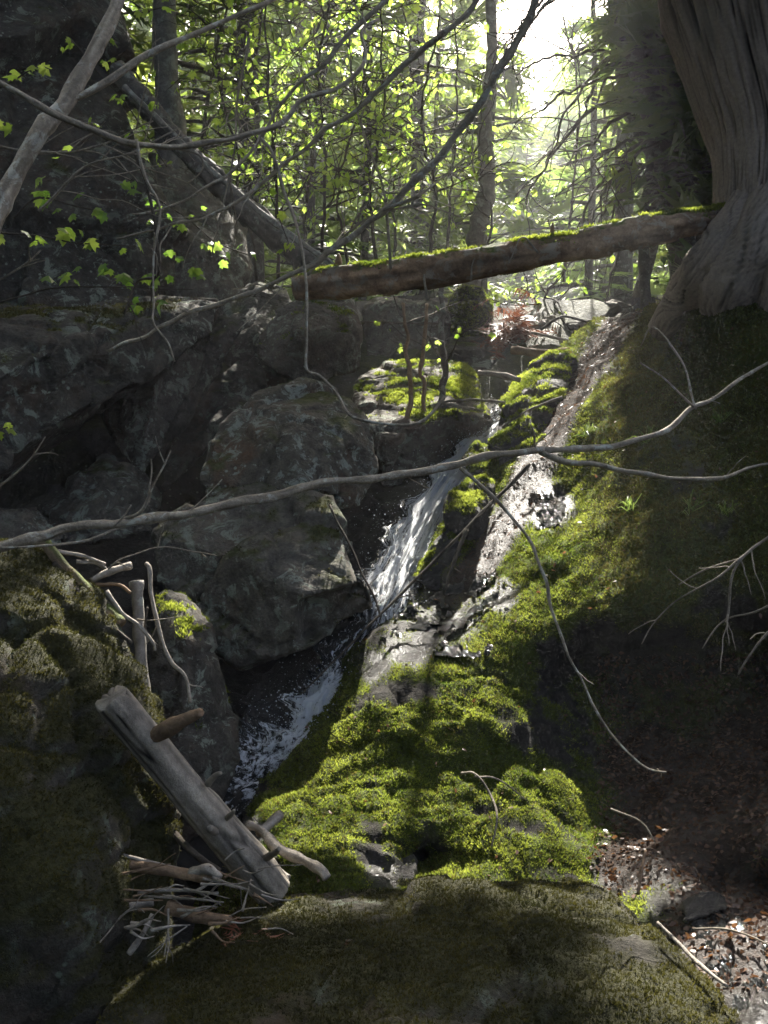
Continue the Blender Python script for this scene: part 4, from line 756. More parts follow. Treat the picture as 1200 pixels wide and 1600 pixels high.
def conifer(name, label, base, top, r0, cb, cr, nb, seed, mat='hemlock', trunkmat='trunk', spl=0.35, per=14, wpx=0.10, group=None, gap=True, sprays=10, tri_droop=0.5, yclip=None, trunkpath=None, keepf=None, shade_boughs=()):
    """trunk from base to top; crown from height fraction cb up, radius cr"""
    g = np.random.default_rng(seed); base = np.array(base, float); top = np.array(top, float)
    root = empty(name, base); tag(root, label, 'tree', group)
    path = catmull([base + (top - base) * k + (g.standard_normal(3) * [.12, .12, 0] if 0 < k < 1 else 0) for k in (0, .25, .5, .75, 1)], 10) if trunkpath is None else trunkpath
    tt = np.linspace(0, 1, len(path)); V, Fc = tube_geo(path, r0 * (1 - 0.85 * tt) + 0.25 * r0 * np.exp(-tt * 30), 14, .12, 6, seed=seed)
    mesh_obj('trunk', V - base, Fc, M[trunkmat], root)
    C, Dr = [], []; limb = Geo()
    for k in range(nb):
        h = cb + (1 - cb) * (k + g.random()) / nb; p0 = path[0] + 0; idx = h * (len(path) - 1); i = int(min(idx, len(path) - 2)); p0 = path[i] + (path[i + 1] - path[i]) * (idx - i)
        az = g.uniform(0, 2 * math.pi); L = cr * (1 - 0.75 * (h - cb) / (1 - cb + 1e-6)) * g.uniform(.6, 1.1)
        dv = np.array([math.cos(az), math.sin(az), g.uniform(-.05, .35)]); pts = [p0 + dv * L * f - np.array([0, 0, tri_droop * L * f * f * .5]) for f in (0, .33, .66, 1)]
        bp = catmull(pts, 3)
        if gap and in_gap(bp, .04).any(): continue
        Vb, Fb = tube_geo(bp, np.linspace(0.05, 0.008, len(bp)) * (0.4 + 0.2 * cr), 4, cap=False); limb.add(Vb, Fb)
        for _ in range(int(sprays * (0.5 + L / cr))):
            f = g.uniform(.2, 1) * (len(bp) - 1); j = int(min(f, len(bp) - 2)); q = bp[j] + (bp[j + 1] - bp[j]) * (f - j); sd = np.array([-dv[1], dv[0], 0]) * g.choice([-1, 1])
            C.append(q + sd * g.uniform(0, .35) * L * .5 + g.standard_normal(3) * .08); Dr.append(dv * .7 + sd * g.uniform(.2, 1.0) + np.array([0, 0, -.15]))
    for q in shade_boughs:                                            # long boughs added out of view, only to cast shade below
        q = np.array(q); i = int(np.argmin(np.linalg.norm(path - q - [0, 0, .5], axis=1))); v = q - path[i]; bp = catmull([path[i], path[i] + v * .5 + [0, 0, .12], q], 5)
        if not in_gap(bp, .02).any(): limb.add(*tube_geo(bp, np.linspace(.04, .01, len(bp)), 5))
        v = v / np.linalg.norm(v); 
        for _ in range(46):
            C.append(q + g.standard_normal(3) * [.26, .26, .22]); Dr.append(v + g.standard_normal(3) * .8)
    C, Dr = np.array(C), np.array(Dr)
    if gap: k = ~in_gap(C + 0.5 * spl * Dr); C, Dr = C[k], Dr[k]
    if keepf is not None: k = keepf(C); C, Dr = C[k], Dr[k]
    lo = limb.build('limbs', M[trunkmat], root); lo.data.transform(Matrix.Translation(-Vector(base)))
    V, T, r = crown_sprays(C, Dr, spl, g, per, wpx)
    mesh_obj('crown', V - base, T, M[mat], root, False, {'rnd': r}); lo['kind'] = 'stuff'; return root

def ray(px, py, d, z):
    p = P(px, py, d); return p + SUN * ((z - p[2]) / SUN[2])
SHADE_A = [ray(x, y, d, z) for x, y, d, z in [(560, 1450, 2.9, 8.6), (700, 1430, 2.95, 8.0), (760, 1480, 2.75, 9.0), (840, 1440, 2.9, 8.3), (900, 1440, 2.85, 8.8), (960, 1480, 2.65, 8.2), (1010, 1530, 2.45, 8.7), (850, 1540, 2.5, 9.2), (700, 1540, 2.6, 8.2), (480, 1480, 2.7, 8.0), (600, 1540, 2.6, 9.0), (930, 1400, 3.0, 7.6), (1050, 1590, 2.25, 8.4), (960, 1580, 2.3, 8.9), (1085, 1560, 2.35, 9.2), (870, 1420, 2.95, 9.3), (1020, 1470, 2.6, 7.8), (780, 1590, 2.3, 8.6)]]
SHADE_B = [ray(x, y, d, z) for x, y, d, z in [(430, 640, 5.6, 8.4), (500, 680, 5.4, 8.8), (370, 700, 5.4, 8.0), (470, 800, 5.0, 9.0), (540, 760, 5.2, 8.2), (420, 760, 5.1, 8.6), (500, 880, 4.7, 8.4), (60, 990, 3.0, 8.2), (30, 900, 3.4, 8.6), (100, 1050, 3.0, 8.0), (450, 480, 6.6, 9.0), (520, 480, 6.6, 8.5), (330, 420, 7.8, 9.2), (320, 330, 8.2, 9.6), (330, 1350, 2.9, 8.3), (200, 1120, 2.9, 8.7)]]
# ---- the big cedar at the right
root = empty('cedar_tree', P(1185, 470, 5.5)); tag(root, 'massive old cedar with fibrous bark on top of the bank', 'tree')
bp = np.array(root.location)
cl = catmull([P(1212, 560, 5.75), P(1207, 500, 5.68), P(1205, 430, 5.6), P(1212, 330, 5.55), P(1213, 220, 5.6), P(1190, 110, 5.65), P(1168, 0, 5.7), P(1130, -150, 5.8), P(1090, -330, 6.0), P(1060, -700, 6.3), P(1050, -1200, 6.6)], 22)
n = len(cl); seg = 270; px_y = to_px(cl)[1]
rad = np.interp(px_y, [-1200, -300, 0, 120, 220, 300, 350, 400, 450, 520, 640], [.28, .40, .46, .40, .345, .32, .33, .36, .40, .42, .42])
V, Fc = tube_geo(cl, rad, seg, 0, cap=False); Vr = V.reshape(n, seg, 3)
ang = np.linspace(0, 2 * math.pi, seg, endpoint=False); hh = np.linspace(0, 1, n)
twist = 0.5 * sstep(0.35, 0.02, hh) * np.sin(hh * 9)
A = ang[None] + twist[:, None]; H = np.cumsum(np.r_[0, np.linalg.norm(np.diff(cl, axis=0), axis=1)])
q = np.stack([np.cos(A) * 7, np.sin(A) * 7, np.repeat(H[:, None], seg, 1) * 0.9], -1).reshape(-1, 3)
rid = fbm(q, 1.0, 2, 101); fine = fbm(q * [4.5, 4.5, 1.6], 1.0, 3, 105, .7); ridg = 1 - np.abs(fine) * 2
roots = sstep(0.24, 0.0, hh)[:, None] * (0.12 * np.cos(ang * 4 + 0.8) + 0.06 * np.cos(ang * 7 + 2))[None, :]
flat = Vr.reshape(-1, 3); ctr = np.repeat(cl, seg, 0); dirn = flat - ctr
flat = ctr + dirn * (1 + 0.04 * rid + 0.06 * ridg + 0.05 * fbm(flat, 2.0, 3, 8) + roots.ravel())[:, None]
mesh_obj('trunk', flat - bp, Fc, M['cedar'], root, True, {'rnd': np.clip(0.35 + 0.6 * ridg + 0.3 * rid, 0, 1)})
# roots flaring over the crest of the bank
for k, (pts, w) in enumerate([([P(1175, 300, 5.45), P(1140, 370, 5.33), P(1108, 420, 5.4), P(1072, 465, 5.72), P(1035, 515, 6.05)], [.08, .12, .13, .11, .08]),
                              ([P(1215, 300, 5.35), P(1185, 385, 5.22), P(1155, 440, 5.3), P(1140, 490, 5.5), P(1125, 540, 5.75)], [.10, .15, .16, .14, .11]),
                              ([P(1260, 320, 5.3), P(1250, 400, 5.15), P(1240, 470, 5.2), P(1220, 520, 5.35), P(1205, 570, 5.5)], [.11, .16, .17, .15, .12])]):
    rp = catmull(pts, 26); nr = len(rp); sg = 84; tr = np.linspace(0, 1, nr)
    V, Fc = tube_geo(rp, np.interp(tr, np.linspace(0, 1, 5), w), sg, 0, cap=False); aa = np.linspace(0, 2 * math.pi, sg, endpoint=False)
    sw = 1.2 * fbm(V, 2.5, 2, 300 + k).reshape(nr, sg); AA = aa[None] + sw
    q = np.stack([np.cos(AA) * 7, np.sin(AA) * 7, np.repeat(tr[:, None] * 2.2, sg, 1)], -1).reshape(-1, 3)
    fi = 1 - 2 * np.abs(fbm(q, 1.3, 3, 310 + k, .65)); cc = np.repeat(rp, sg, 0)
    V = cc + (V - cc) * (1 + .10 * fi + .30 * fbm(V, 3.5, 3, 320 + k))[:, None]
    mesh_obj('root', V - bp, Fc, M['cedar'], root, True, {'rnd': np.clip(.42 + .5 * fi, 0, 1)})
g = np.random.default_rng(77); C, Dr = [], []; limb = Geo()
for k in range(90):
    i = g.integers(int(n * .58), n - 1); p0 = cl[i]; az = g.uniform(0, 2 * math.pi); L = g.uniform(1.2, 3.6); dv = np.array([math.cos(az), math.sin(az), g.uniform(-.1, .3)])
    bpth = catmull([p0 + dv * L * f - np.array([0, 0, .5 * L * f * f * .6]) for f in (0, .33, .66, 1)], 4)
    if in_gap(bpth, .04).any(): continue
    limb.add(*tube_geo(bpth, np.linspace(.045, .008, len(bpth)), 5))
    for _ in range(26):
        f = g.uniform(.15, 1) * (len(bpth) - 1); j = int(min(f, len(bpth) - 2)); sd = np.array([-dv[1], dv[0], 0]) * g.choice([-1, 1]); C.append(bpth[j] + sd * g.uniform(0, .6) + g.standard_normal(3) * .1); Dr.append(dv + sd * g.uniform(.2, 1))
C, Dr = np.array(C), np.array(Dr); px, py, dd = to_px(C); k = ~in_gap(C + .15 * Dr) & ((py < -0.75 * F / np.maximum(dd, .3)) | (dd < 0.1)); C, Dr = C[k], Dr[k]
lo = limb.build('limbs', M['trunk'], root); lo['kind'] = 'stuff'; lo.data.transform(Matrix.Translation(-Vector(bp)))
V, T, r = crown_sprays(C, Dr, .42, g, 18, .16); mesh_obj('crown', V - bp, T, M['cedar_leaf'], root, False, {'rnd': r})

def gap_sky(C):          # keep the bright opening between the trees open
    px, py, d = to_px(C); return ~((np.hypot((px - 832) / 34, (py - 115) / 105) < 1) & (d > 0))
def off_open(C):
    px, py, d = to_px(C); return ((py < 10) | (px > 880) | (px < 330)) & gap_sky(C)
def ground(x, y): return np.array([x, y, float(gz(np.array(x), np.array(y)))])
# trees one can pick out
b = P(1068, 335, 9.2); conifer('cedar_tree', 'second leaning cedar with dark drooping foliage beyond the log', [b[0] + .15, b[1], gz(b[0], b[1]) - .3], P(800, -1350, 9.6), 0.2, .10, 2.0, 130, 11, 'cedar_leaf', 'trunk', .38, 18, .14, keepf=off_open, sprays=14, tri_droop=1.1,
    trunkpath=catmull([P(1092, 520, 9.2), P(1066, 335, 9.2), P(1030, 190, 9.2), P(985, 60, 9.2), P(952, -60, 9.3), P(965, -280, 9.4), P(1030, -1000, 9.6)], 10))
conifer('young_cedar', 'thin dark straight stem just right of the second cedar foot', P(1012, 520, 8.8), P(1010, -100, 9.0), .055, .25, 1.0, 56, 12, 'cedar_leaf', 'trunk', .26, 14, .12, keepf=off_open)
conifer('young_cedar', 'pale stem close behind the thin dark one', P(985, 520, 10), P(960, -300, 10.2), .07, .2, 1.2, 50, 13, 'cedar_leaf', 'trunk', .3, 14, .12, keepf=off_open)
conifer('spruce_tree', 'knobbly grey trunk rising in the bright gap above the log', P(742, 430, 10.5), P(778, -900, 11), .115, .42, 2.6, 90, 14, 'hemlock', 'trunk_pale', .36, 14, .14, keepf=off_open, sprays=10, shade_boughs=SHADE_A,
    trunkpath=catmull([P(735, 470, 10.5), P(745, 370, 10.5), P(762, 290, 10.5), P(757, 200, 10.5), P(768, 90, 10.6), P(766, -60, 10.7), P(775, -500, 10.9), P(780, -1100, 11.2)], 10))
conifer('hemlock_tree', 'pale lichened trunk behind the pale young tree', P(285, 420, 9.3), P(300, -1000, 9.8), .15, .45, 2.3, 60, 15, 'hemlock', 'trunk_pale', .36, 14, .14, sprays=12, shade_boughs=SHADE_B, keepf=lambda C: off_open(C) & (to_px(C)[1] < 60))
tall = [(-3.6, 9.6, 15, 'first', 2.6), (-1.6, 12.5, 16, 'second', 2.6), (4.6, 9.5, 15, 'x', 2.8), (3.2, 13.5, 16, 'x', 2.6), (-6, 7.5, 14, 'x', 2.8), (0.7, 15.5, 17, 'x', 2.6), (-4.3, 15, 16, 'x', 2.6)]
labs = ['hemlock standing on the cliff top left of the pale trunk', 'hemlock behind the leafy saplings left of the gap', 'dark hemlock right behind the massive cedar', 'hemlock seen between the second cedar and the massive one', 'hemlock on the cliff outside the left edge', 'slim hemlock farther back just right of the knobbly trunk', 'hemlock farther back left of centre']
for k, (x, y, h, _, cr) in enumerate(tall):
    b = ground(x, y) - [0, 0, .4]; conifer('hemlock_tree', labs[k], b, b + [rng.uniform(-.5, .5), rng.uniform(-.5, .5), h], .15, .22, cr, 70, 30 + k, 'hemlock', 'trunk', .42, 16, .13, group='tall hemlocks round the ravine', sprays=15, keepf=off_open if k not in (1, 5, 6) else (lambda C: gap_sky(C) & ((to_px(C)[1] < 0) | (C[:, 1] > 13.5))))
for k, (x, y, lab) in enumerate([(-6.8, 3.2, 'unseen hemlock added left of the huge mossy boulder to dim the sky light'), (-6.2, -1.5, 'unseen hemlock added left behind the viewer to dim the sky light'), (-2.4, -5.2, 'unseen hemlock added straight behind the viewer to dim the sky light')]):
    b = np.array([x, y, 0.3 if x < 0 else 1.5]); conifer('hemlock_tree', lab, b, b + [rng.uniform(-.4, .4), rng.uniform(-.4, .4), 14], .17, .10, 3.0, 80, 60 + k, 'hemlock', 'trunk', .7, 12, .3, group='tall hemlocks round the ravine', sprays=12)  # trees out of view, added to block sky light
# bare dead lower limbs of the second cedar, arching into the gap
ced2 = bpy.data.objects['cedar_tree.001']; g = np.random.default_rng(9); inv = -Vector(ced2.location)
for k in range(22):
    y0 = g.uniform(-60, 330); x0 = np.interp(y0, [-60, 60, 190, 335], [950, 985, 1030, 1066]); sx = g.uniform(90, 240); dy = g.uniform(20, 170); z = 9.2 + g.uniform(-.8, .5)
    (V, Fc), pt = px_tube([(x0, y0, 9.15), (x0 - sx * .35, y0 + dy * .15, z + .3), (x0 - sx * .7, y0 + dy * .55, z), (x0 - sx * .92, y0 + dy * 1.0, z - .2), (x0 - sx * (1.0 if k % 3 else 1.25), y0 + dy * (1.3 if k % 3 else 1.02), z - .3)], 7, 2, 5, 5, .1, wig=.04, seed=k)
    if in_gap(pt, 0.0).mean() > .75: continue
    geo = Geo(); geo.add(V, Fc)
    for q, w in rand_twigs(pt, 10, .55, g, .25, .98, down=-.5, w=2.6): geo.add(*tube_geo(q, np.linspace(w, 1.2, len(q)) / 2 * 9 / F, 3))
    o = geo.build('dead_limb', M['twig_dark'], ced2); o.data.transform(Matrix.Translation(inv))

# ---- background conifers farther off
g = np.random.default_rng(21); k = 0
spots = [(px, d) for d in (14, 17, 21, 26) for px in range(-100, 1400, 170)]
for j, (px, d) in enumerate(spots):
    px = px + g.uniform(-70, 70) + (d * 13 % 80)
    if 790 < px < 880 and d < 20: continue
    x = (px - 600) / F * d; b = ground(x, d + g.uniform(-1, 1)) - [0, 0, .3]; h = g.uniform(5, 11)
    lab = 'backlit conifer in the hazy woods beyond the ravine'
    conifer('background_conifer', lab, b, b + [0, 0, h], .06, .06, g.uniform(1.2, 1.9), 46, 200 + j, 'far_leaf' if j % 3 == 0 else 'hemlock', 'trunk', .36, 12, .14, group='conifers in the woods beyond', gap=True, keepf=gap_sky, sprays=9)
# far mass of trees
n = 26000; X = rng.uniform(-26, 26, n); Yv = rng.uniform(30, 46, n); Z = gz(X, Yv) + rng.power(1.2, n) * 16 * (0.75 + 0.35 * vnoise(np.stack([X * .25, Yv * .1, X * 0], 1), 3)); C = np.stack([X, Yv, Z], 1)
px, py, d = to_px(C); kk = (np.hypot((px - 832) / 38, (py - 105) / 110) > 1); C = C[kk]
V, T, r = crown_sprays(C, rng.standard_normal((len(C), 3)) * [1, 1, .4], 1.0, rng, 6, .28)
tag(mesh_obj('forest', V, T, M['far_leaf'], None, False, {'rnd': r}), 'distant bright green woods', kind='stuff')

# ---- leafy saplings (maple) behind the falls and at left
leaf_mesh = {}
def single_leaves(pos, size, mat, parent, g, shape='maple'):
    key = mat
    if key not in leaf_mesh:
        o = mesh_obj('leaf', LEAF_V, LEAF_T, M[mat], None, False, {'rnd': np.full(len(LEAF_V), .5)}); leaf_mesh[key] = [o.data]; bpy.data.objects.remove(o)
        for rv in (.05, .3, .75, 1.0):
            o = mesh_obj('leaf', LEAF_V * [1 + .2 * (rv - .5), 1, 1 + rv], LEAF_T, M[mat], None, False, {'rnd': np.full(len(LEAF_V), rv)}); leaf_mesh[key].append(o.data); bpy.data.objects.remove(o)
    x, y, z = frames(len(pos), g, .55)
    for i, p in enumerate(pos):
        o = bpy.data.objects.new('leaf', leaf_mesh[key][g.integers(5)]); link(o, parent); s = size * g.uniform(.65, 1.25)
        m = Matrix([[x[i][r] * s, y[i][r] * s, z[i][r] * s, p[r] - parent.location[r]] for r in range(3)] + [[0, 0, 0, 1]]); o.matrix_local = m
def sapling(label, stem, w0, w1, g, nbr, blen, nleaf, lsize, parts, mat='maple', up=.3, group='leafy saplings', lo=.25, stemmat='twig_dark'):
    root = empty('maple_sapling', P1(stem[0])); tag(root, label, 'sapling', group); base = np.array(root.location)
    (V, Fc), path = px_tube(stem, w0, w1, 7, 8, seed=int(g.integers(999)), wig=.03); mesh_obj('trunk', V - base, Fc, M[stemmat], root)
    pos = []; geo = Geo()
    for q, w in rand_twigs(path, nbr, blen, g, lo, .99, down=-.02, ang=1.25, w=3.5, curl=.55):
        if in_gap(q, -.06, NLIT0).mean() > .35 and g.random() < .6: continue
        d = (q - CAM) @ FWD; geo.add(*tube_geo(q, np.linspace(w, 1.2, len(q)) / 2 * d / F, 3, cap=False)); qq = [(q, w)] + rand_twigs(q, 3, blen * .4, g, .3, .95, w=2, ang=.9)
        for r_, w_ in qq[1:]: geo.add(*tube_geo(r_, np.linspace(w_, 1, len(r_)) / 2 * np.mean(d) / F, 3, cap=False))
        for r_, _ in qq:
            for _ in range(max(1, nleaf // 3)): pos.append(r_[int(g.uniform(.25, 1) * (len(r_) - 1))] + g.standard_normal(3) * .035)
    o = geo.build('twigs', M['twig_dark'], root); o['kind'] = 'stuff'; o.data.transform(Matrix.Translation(-Vector(base)))
    pos = np.array(pos); pos = pos[~in_gap(pos, -.02, NLIT0) | (g.random(len(pos)) < .5)]; m = np.zeros(len(pos), bool); m[g.permutation(len(pos))[:parts]] = True
    single_leaves(pos[m], lsize, mat, root, g)
    if (~m).any():
        V, T, r = leaf_geo(pos[~m], lsize, g, SM, SM_T); tag(mesh_obj('crown', V - base, T, M[mat], root, False, {'rnd': r}), kind='stuff')
g = np.random.default_rng(33)
sapling('leafy sapling with bright leaves left of the leaning dead trunk foot', [(440, 440, 7.6), (430, 300, 7.6), (420, 150, 7.6), (415, -40, 7.7)], 6, 3, g, 20, .75, 9, .060, 22)
sapling('leafy sapling rising just behind the hanging white twig', [(500, 420, 8.0), (510, 290, 8.0), (500, 120, 8.0), (520, -60, 8.1)], 6, 3, g, 24, .85, 10, .060, 22)
sapling('leafy sapling in the middle above the left end of the log', [(590, 420, 8.0), (580, 300, 8.0), (600, 150, 8.0), (590, -60, 8.1)], 6, 3, g, 26, .9, 10, .062, 22)
sapling('leafy sapling left of the knobbly grey trunk', [(670, 410, 8.2), (680, 300, 8.2), (660, 180, 8.2), (690, 20, 8.2)], 6, 3, g, 26, .8, 10, .062, 22)
sapling('short leafy sapling close against the knobbly trunk', [(760, 420, 8.6), (765, 330, 8.6), (740, 250, 8.6), (775, 150, 8.6)], 4, 2, g, 14, .6, 8, .060, 18)
sapling('low leafy sapling under the log near the stream head', [(860, 500, 9.2), (850, 470, 9.0), (880, 430, 9.0), (900, 390, 9.0)], 4, 2, g, 16, .7, 8, .06, 16)
sapling('tall sapling against the top of the frame right of the pale trunk', [(360, 430, 8.6), (370, 250, 8.6), (340, 90, 8.6), (380, -60, 8.7)], 6, 3, g, 20, .8, 9, .058, 16)
for k, (x, d_) in enumerate([(400, 9.8), (470, 10.6), (545, 9.6), (620, 10.4), (700, 9.9), (880, 11.5)]):
    sapling(['leafy sapling deeper in behind the dead trunk foot', 'leafy sapling deeper in behind the hanging white twig', 'leafy sapling deeper in above the log end', 'leafy sapling deeper in between the middle ones', 'leafy sapling deeper in beside the knobbly trunk', 'leafy sapling deeper in right of the sky gap'][k], [(x, 440, d_), (x + g.uniform(-20, 20), 290, d_), (x + g.uniform(-30, 30), 130, d_), (x + g.uniform(-30, 30), -60, d_)], 5, 2, g, 24, 1.1, 9, .075, 6)
# three thin stems growing on the sunlit boulder
sapling('thin dark stem rooted on the sunlit boulder, left one', [(637, 668, 6.6), (640, 600, 6.65), (634, 540, 6.7), (630, 470, 6.75)], 9, 5, g, 5, .45, 5, .045, 14, group='stems on the sunlit boulder', stemmat='brown_wood')
sapling('thin bent stem rooted on the sunlit boulder, middle one', [(668, 655, 6.7), (660, 610, 6.72), (662, 540, 6.75), (668, 470, 6.8)], 8, 5, g, 5, .45, 5, .045, 12, group='stems on the sunlit boulder', stemmat='brown_wood')
sapling('thicker slanting stem rooted on the sunlit boulder, right one', [(676, 660, 6.75), (690, 610, 6.9), (694, 540, 7.0), (690, 440, 7.1)], 13, 9, g, 7, .55, 5, .045, 14, group='stems on the sunlit boulder', stemmat='trunk')
# maple twigs with separate leaves in front of the cliff
def leafy_twig(label, pts, w, cl, size, mat, g):
    (V, Fc), path = px_tube(pts, w, 1.6, 6, 6, seed=3); base = path[0]; root = empty('leafy_twig', base); tag(root, label, 'twig', 'maple twigs in front of the cliff')
    mesh_obj('stem', V - base, Fc, M['twig_dark'], root); pos = []
    for (x, y, n) in cl:
        d = np.interp(x, sorted(p[0] for p in pts), [p[2] for p in sorted(pts)])
        for _ in range(n): pos.append(P(x + g.uniform(-16, 16), y + g.uniform(-12, 8), d + g.uniform(-.06, .06)))
    single_leaves(np.array(pos), size, mat, root, g)
g = np.random.default_rng(44)
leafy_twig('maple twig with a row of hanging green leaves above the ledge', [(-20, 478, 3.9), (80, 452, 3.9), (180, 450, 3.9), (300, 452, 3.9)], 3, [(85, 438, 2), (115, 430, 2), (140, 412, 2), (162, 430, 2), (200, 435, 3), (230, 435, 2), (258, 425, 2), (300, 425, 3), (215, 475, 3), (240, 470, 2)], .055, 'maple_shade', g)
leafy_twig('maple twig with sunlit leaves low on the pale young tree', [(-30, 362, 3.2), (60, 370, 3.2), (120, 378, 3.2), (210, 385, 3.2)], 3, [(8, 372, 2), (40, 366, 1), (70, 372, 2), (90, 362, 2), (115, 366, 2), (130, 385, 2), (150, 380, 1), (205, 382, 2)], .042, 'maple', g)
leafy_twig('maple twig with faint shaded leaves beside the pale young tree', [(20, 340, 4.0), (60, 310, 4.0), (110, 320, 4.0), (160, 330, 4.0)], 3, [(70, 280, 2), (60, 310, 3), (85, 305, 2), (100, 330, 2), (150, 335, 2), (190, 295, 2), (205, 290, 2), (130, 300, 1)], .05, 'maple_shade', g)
leafy_twig('small cluster of yellow leaves high beside the pale young tree', [(-20, 150, 3.6), (30, 120, 3.6), (60, 105, 3.6), (80, 110, 3.6)], 3, [(35, 118, 3), (50, 112, 3), (68, 100, 2), (5, 200, 2), (5, 165, 1), (35, 245, 2), (85, 245, 1), (100, 232, 1)], .042, 'maple', g)
leafy_twig('bright leaf tuft at the top beside the leaning sapling', [(190, -10, 3.6), (210, 5, 3.6), (230, 15, 3.6), (275, 8, 3.6)], 3, [(212, 4, 2), (225, 18, 3), (240, 20, 2), (272, 8, 3), (170, 62, 2), (245, 108, 2), (350, 5, 2), (380, 8, 2)], .042, 'maple', g)
leafy_twig('single yellow leaf tuft at the left frame edge over the hollow', [(-20, 675, 3.3), (-5, 674, 3.3), (5, 672, 3.3), (12, 670, 3.3)], 3, [(8, 668, 3)], .04, 'maple', g)

leafy_twig('spray of tiny bright leaves over the dark cliff at the top', [(110, 60, 4.6), (160, 120, 4.6), (210, 180, 4.6), (260, 260, 4.6)], 3, [(100, 70, 3), (130, 120, 3), (165, 95, 3), (190, 150, 4), (215, 200, 3), (240, 170, 3), (260, 250, 3), (150, 190, 2), (290, 60, 3), (310, 110, 3)], .038, 'maple', g)
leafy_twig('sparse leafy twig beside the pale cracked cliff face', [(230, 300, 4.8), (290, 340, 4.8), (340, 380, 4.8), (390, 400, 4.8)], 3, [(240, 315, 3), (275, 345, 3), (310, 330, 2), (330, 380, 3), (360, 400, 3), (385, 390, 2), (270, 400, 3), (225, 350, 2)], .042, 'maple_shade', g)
leafy_twig('thin leafy twig in front of the leaning dead trunk', [(330, 200, 4.6), (380, 240, 4.6), (420, 300, 4.6), (450, 380, 4.6)], 3, [(340, 190, 3), (365, 230, 3), (400, 250, 3), (410, 300, 3), (440, 340, 3), (450, 390, 3), (380, 160, 3)], .036, 'maple', g)
for lab, pts in [('bare twig tangle over the cliff beside the sapling fork', [(60, 330, 3.4), (130, 260, 3.4), (200, 240, 3.4), (280, 200, 3.4)]), ('bare twig crossing the cliff below the arching branch', [(0, 230, 3.6), (90, 240, 3.6), (150, 230, 3.6), (240, 190, 3.6)]), ('dangling bare twig right of the pale trunk', [(390, 60, 4.4), (370, 160, 4.4), (365, 240, 4.4), (330, 400, 4.4)]), ('fine upright twig among the sapling leaves', [(610, 420, 5.5), (600, 300, 5.5), (560, 180, 5.5), (545, 60, 5.5)]), ('fine twig arching over the left end of the log', [(480, 430, 5.4), (560, 350, 5.4), (650, 320, 5.4), (720, 340, 5.4)])]:
    branch('bare_twig', lab, 'twig', pts, 5, 2, 'twig', twigs=9, tl=.35, group='bare twigs before the woods')
# leaning dead trunk with split wood
branch('leaning_dead_trunk', 'split dead trunk leaning down behind the young tree to the log end', 'dead tree', [(185, 110, 7.6), (240, 180, 7.5), (320, 265, 7.4), (400, 340, 7.25), (500, 430, 7.1)], 28, 42, 'trunk', seg=18, rough=.3, n=12)
branch('leaning_pole', 'pale thin pole leaning along the dead trunk', 'dead tree', [(195, 135, 7.2), (260, 200, 7.1), (340, 275, 7.0), (430, 350, 6.9), (525, 418, 6.8)], 9, 11, 'trunk_pale', seg=9, twigs=4, tl=.4)

# ------------------------------------------------------------------ litter, sedge, small plants
def scatter_pts(mask, n, g):
    wv = mask(xk, yk).astype(float); tw = wv[Tc].mean(1) * np.linalg.norm(np.cross(Vc[Tc[:, 1]] - Vc[Tc[:, 0]], Vc[Tc[:, 2]] - Vc[Tc[:, 0]]), axis=1); i = g.choice(len(Tc), n, p=tw / tw.sum())
    b = g.dirichlet((1, 1, 1), n); return (Vc[Tc[i]] * b[..., None]).sum(1), Nc[Tc[i, 0]]
g = np.random.default_rng(55)
pos, nn = scatter_pts(lambda x, y: ((litm_ > .3) & (y > 1040)) | ((x > 930) & (y > 1020) & (y < 1320)), 8200, g)
V, T, r = leaf_geo(pos + nn * .006, .021, g, SM, SM_T, down=.1)
geo = Geo(); geo.add(V, T, r)
pos, nn = scatter_pts(lambda x, y: (litm_ > .4) & (y < 1000), 2600, g); V, T, r = leaf_geo(pos + nn * .006, .022, g, SM * [.35, 1.6, 1], SM_T, down=.5); geo.add(V, T, r)
pos, nn = scatter_pts(lambda x, y: mossm > .3, 700, g); V, T, r = leaf_geo(pos + nn * .008, .02, g, SM, SM_T, down=.1); geo.add(V, T, np.clip(r + .3, 0, 1))
tag(geo.build('leaf_litter', M['litter'], None, False), 'wet brown dead leaves and needles on the bank', kind='stuff')
for k, (x, y) in enumerate([(700, 645), (940, 660)]): pass
def sedge(label, px, py, d, n, L, g):
    b = P(px, py, d); geo = Geo()
    for _ in range(n):
        v = g.standard_normal(3) * [.6, .6, .25] + [0, -.2, .8]; v /= np.linalg.norm(v); s = np.cross(v, g.standard_normal(3)); s /= np.linalg.norm(s); l = L * g.uniform(.5, 1.2); p0 = g.standard_normal(3) * .012
        mid = p0 + v * l * .6; tip = mid + (v * [1, 1, .2] + [0, 0, -.45]) * l * .5; w = .0022
        geo.add(np.array([p0 - s * w, p0 + s * w, mid + s * w, mid - s * w, tip]), [np.array([[0, 1, 2, 3]]), np.array([[3, 2, 4]])], g.random())
    o = geo.build('sedge_tuft', M['grassy'], None, False); o.location = b; tag(o, label, 'plant', 'sedge tufts on the bank')
for lab, x, y, n in [('bright sedge tuft beside the lit crest', 918, 680, 46), ('shaded sedge tuft right of the long branch fork', 1015, 690, 26), ('pale sedge tuft at the middle of the bank', 985, 795, 24), ('sedge tuft at the frame edge on the bank', 1125, 660, 24), ('sedge tuft below the cedar roots', 1135, 805, 22), ('small sedge tuft near the lip of the hollow', 1080, 800, 20)]:
    d = float(bank_f(np.array([x]), np.array([y]))[0]) - .02; sedge(lab, x, y, d, n, .13, g)
for k, (x, y, L) in enumerate([(380, 1478, .06), (1100, 1490, 0), (790, 1525, .05)]):
    if L == 0: continue
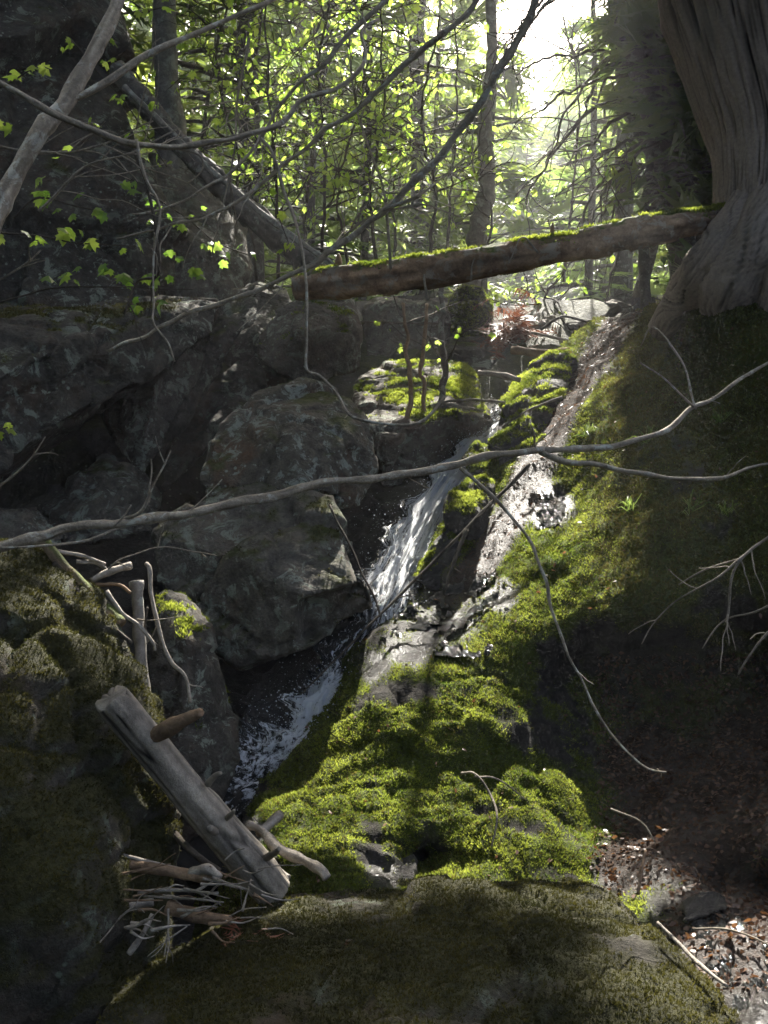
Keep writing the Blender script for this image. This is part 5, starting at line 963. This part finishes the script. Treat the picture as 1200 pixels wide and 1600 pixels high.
# rust coloured dead fir tip over the stream head
geo = Geo(); g = np.random.default_rng(66); c = P(800, 520, 8.3)
C = c + g.standard_normal((160, 3)) * [.13, .1, .11]; V, T, r = crown_sprays(C, g.standard_normal((160, 3)) + [0, 0, -.5], .16, g, 14, .07)
o = mesh_obj('dead_fir_tip', V - c, T, M['red_twig'], None, False, {'rnd': r}); o.location = c; tag(o, 'rust brown dead fir tip behind the stream head', 'dead branch')
for lab, x, y, d in [('rust brown cedar sprig lying on the front rock', 375, 1478, 2.78), ('second rust brown cedar sprig on the front rock', 545, 1500, 2.65)]:
    c = P(x, y, d); g2 = np.random.default_rng(x); C = g2.standard_normal((10, 3)) * [.03, .03, .004]; V, T, r = crown_sprays(C, g2.standard_normal((10, 3)) * [1, 1, .1], .07, g2, 12, .09, .02)
    o = mesh_obj('cedar_sprig', V, T, M['red_twig'], None, False, {'rnd': r}); o.location = c; tag(o, lab, 'sprig', 'cedar sprigs on the front rock')
# dead branches jammed at the top of the gully
for lab, pts, w0, w1, mt in [('dark broken branch jammed above the stream head', [(905, 515, 8.0), (940, 500, 7.9), (970, 480, 7.8)], 16, 12, 'twig_dark'), ('thin grey stick across the stream head', [(830, 520, 7.7), (900, 535, 7.6), (960, 545, 7.5)], 5, 4, 'driftwood'),
   ('brown stick lying level over the stream head', [(800, 548, 7.4), (850, 552, 7.3), (900, 548, 7.3)], 14, 12, 'brown_wood'), ('arched twig in front of the sunlit hump', [(845, 515, 7.9), (880, 495, 7.9), (920, 505, 7.9), (940, 530, 7.8)], 5, 3, 'twig_dark'), ('leaning splintered stick against the bank crest', [(885, 560, 7.2), (930, 525, 7.3), (985, 490, 7.4)], 7, 5, 'driftwood')]:
    branch('jammed_stick', lab, 'stick', pts, w0, w1, mt, twigs=3, tl=.25, group='sticks jammed at the stream head')
# ------------------------------------------------------------------ hazy air
hz = NT('haze_air'); pv = hz.n('ShaderNodeVolumePrincipled'); pv.inputs['Color'].default_value = (.95, .97, 1, 1); pv.inputs['Density'].default_value = 0.0034; pv.inputs['Anisotropy'].default_value = 0.5
hz.l(pv.outputs[0], hz.out.inputs['Volume'])
bx = np.array([[x, y, z] for x in (-60, 60) for y in (-6, 125) for z in (-3, 24)], float)
o = mesh_obj('haze', bx, np.array([[0, 1, 3, 2], [4, 6, 7, 5], [0, 4, 5, 1], [2, 3, 7, 6], [0, 2, 6, 4], [1, 5, 7, 3]]), hz.m, None, False); tag(o, 'thin bright haze in the forest air', kind='stuff')
print('TRIS', sum(len(o.data.loops) - 2 * len(o.data.polygons) for o in bpy.data.objects if o.type == 'MESH'))
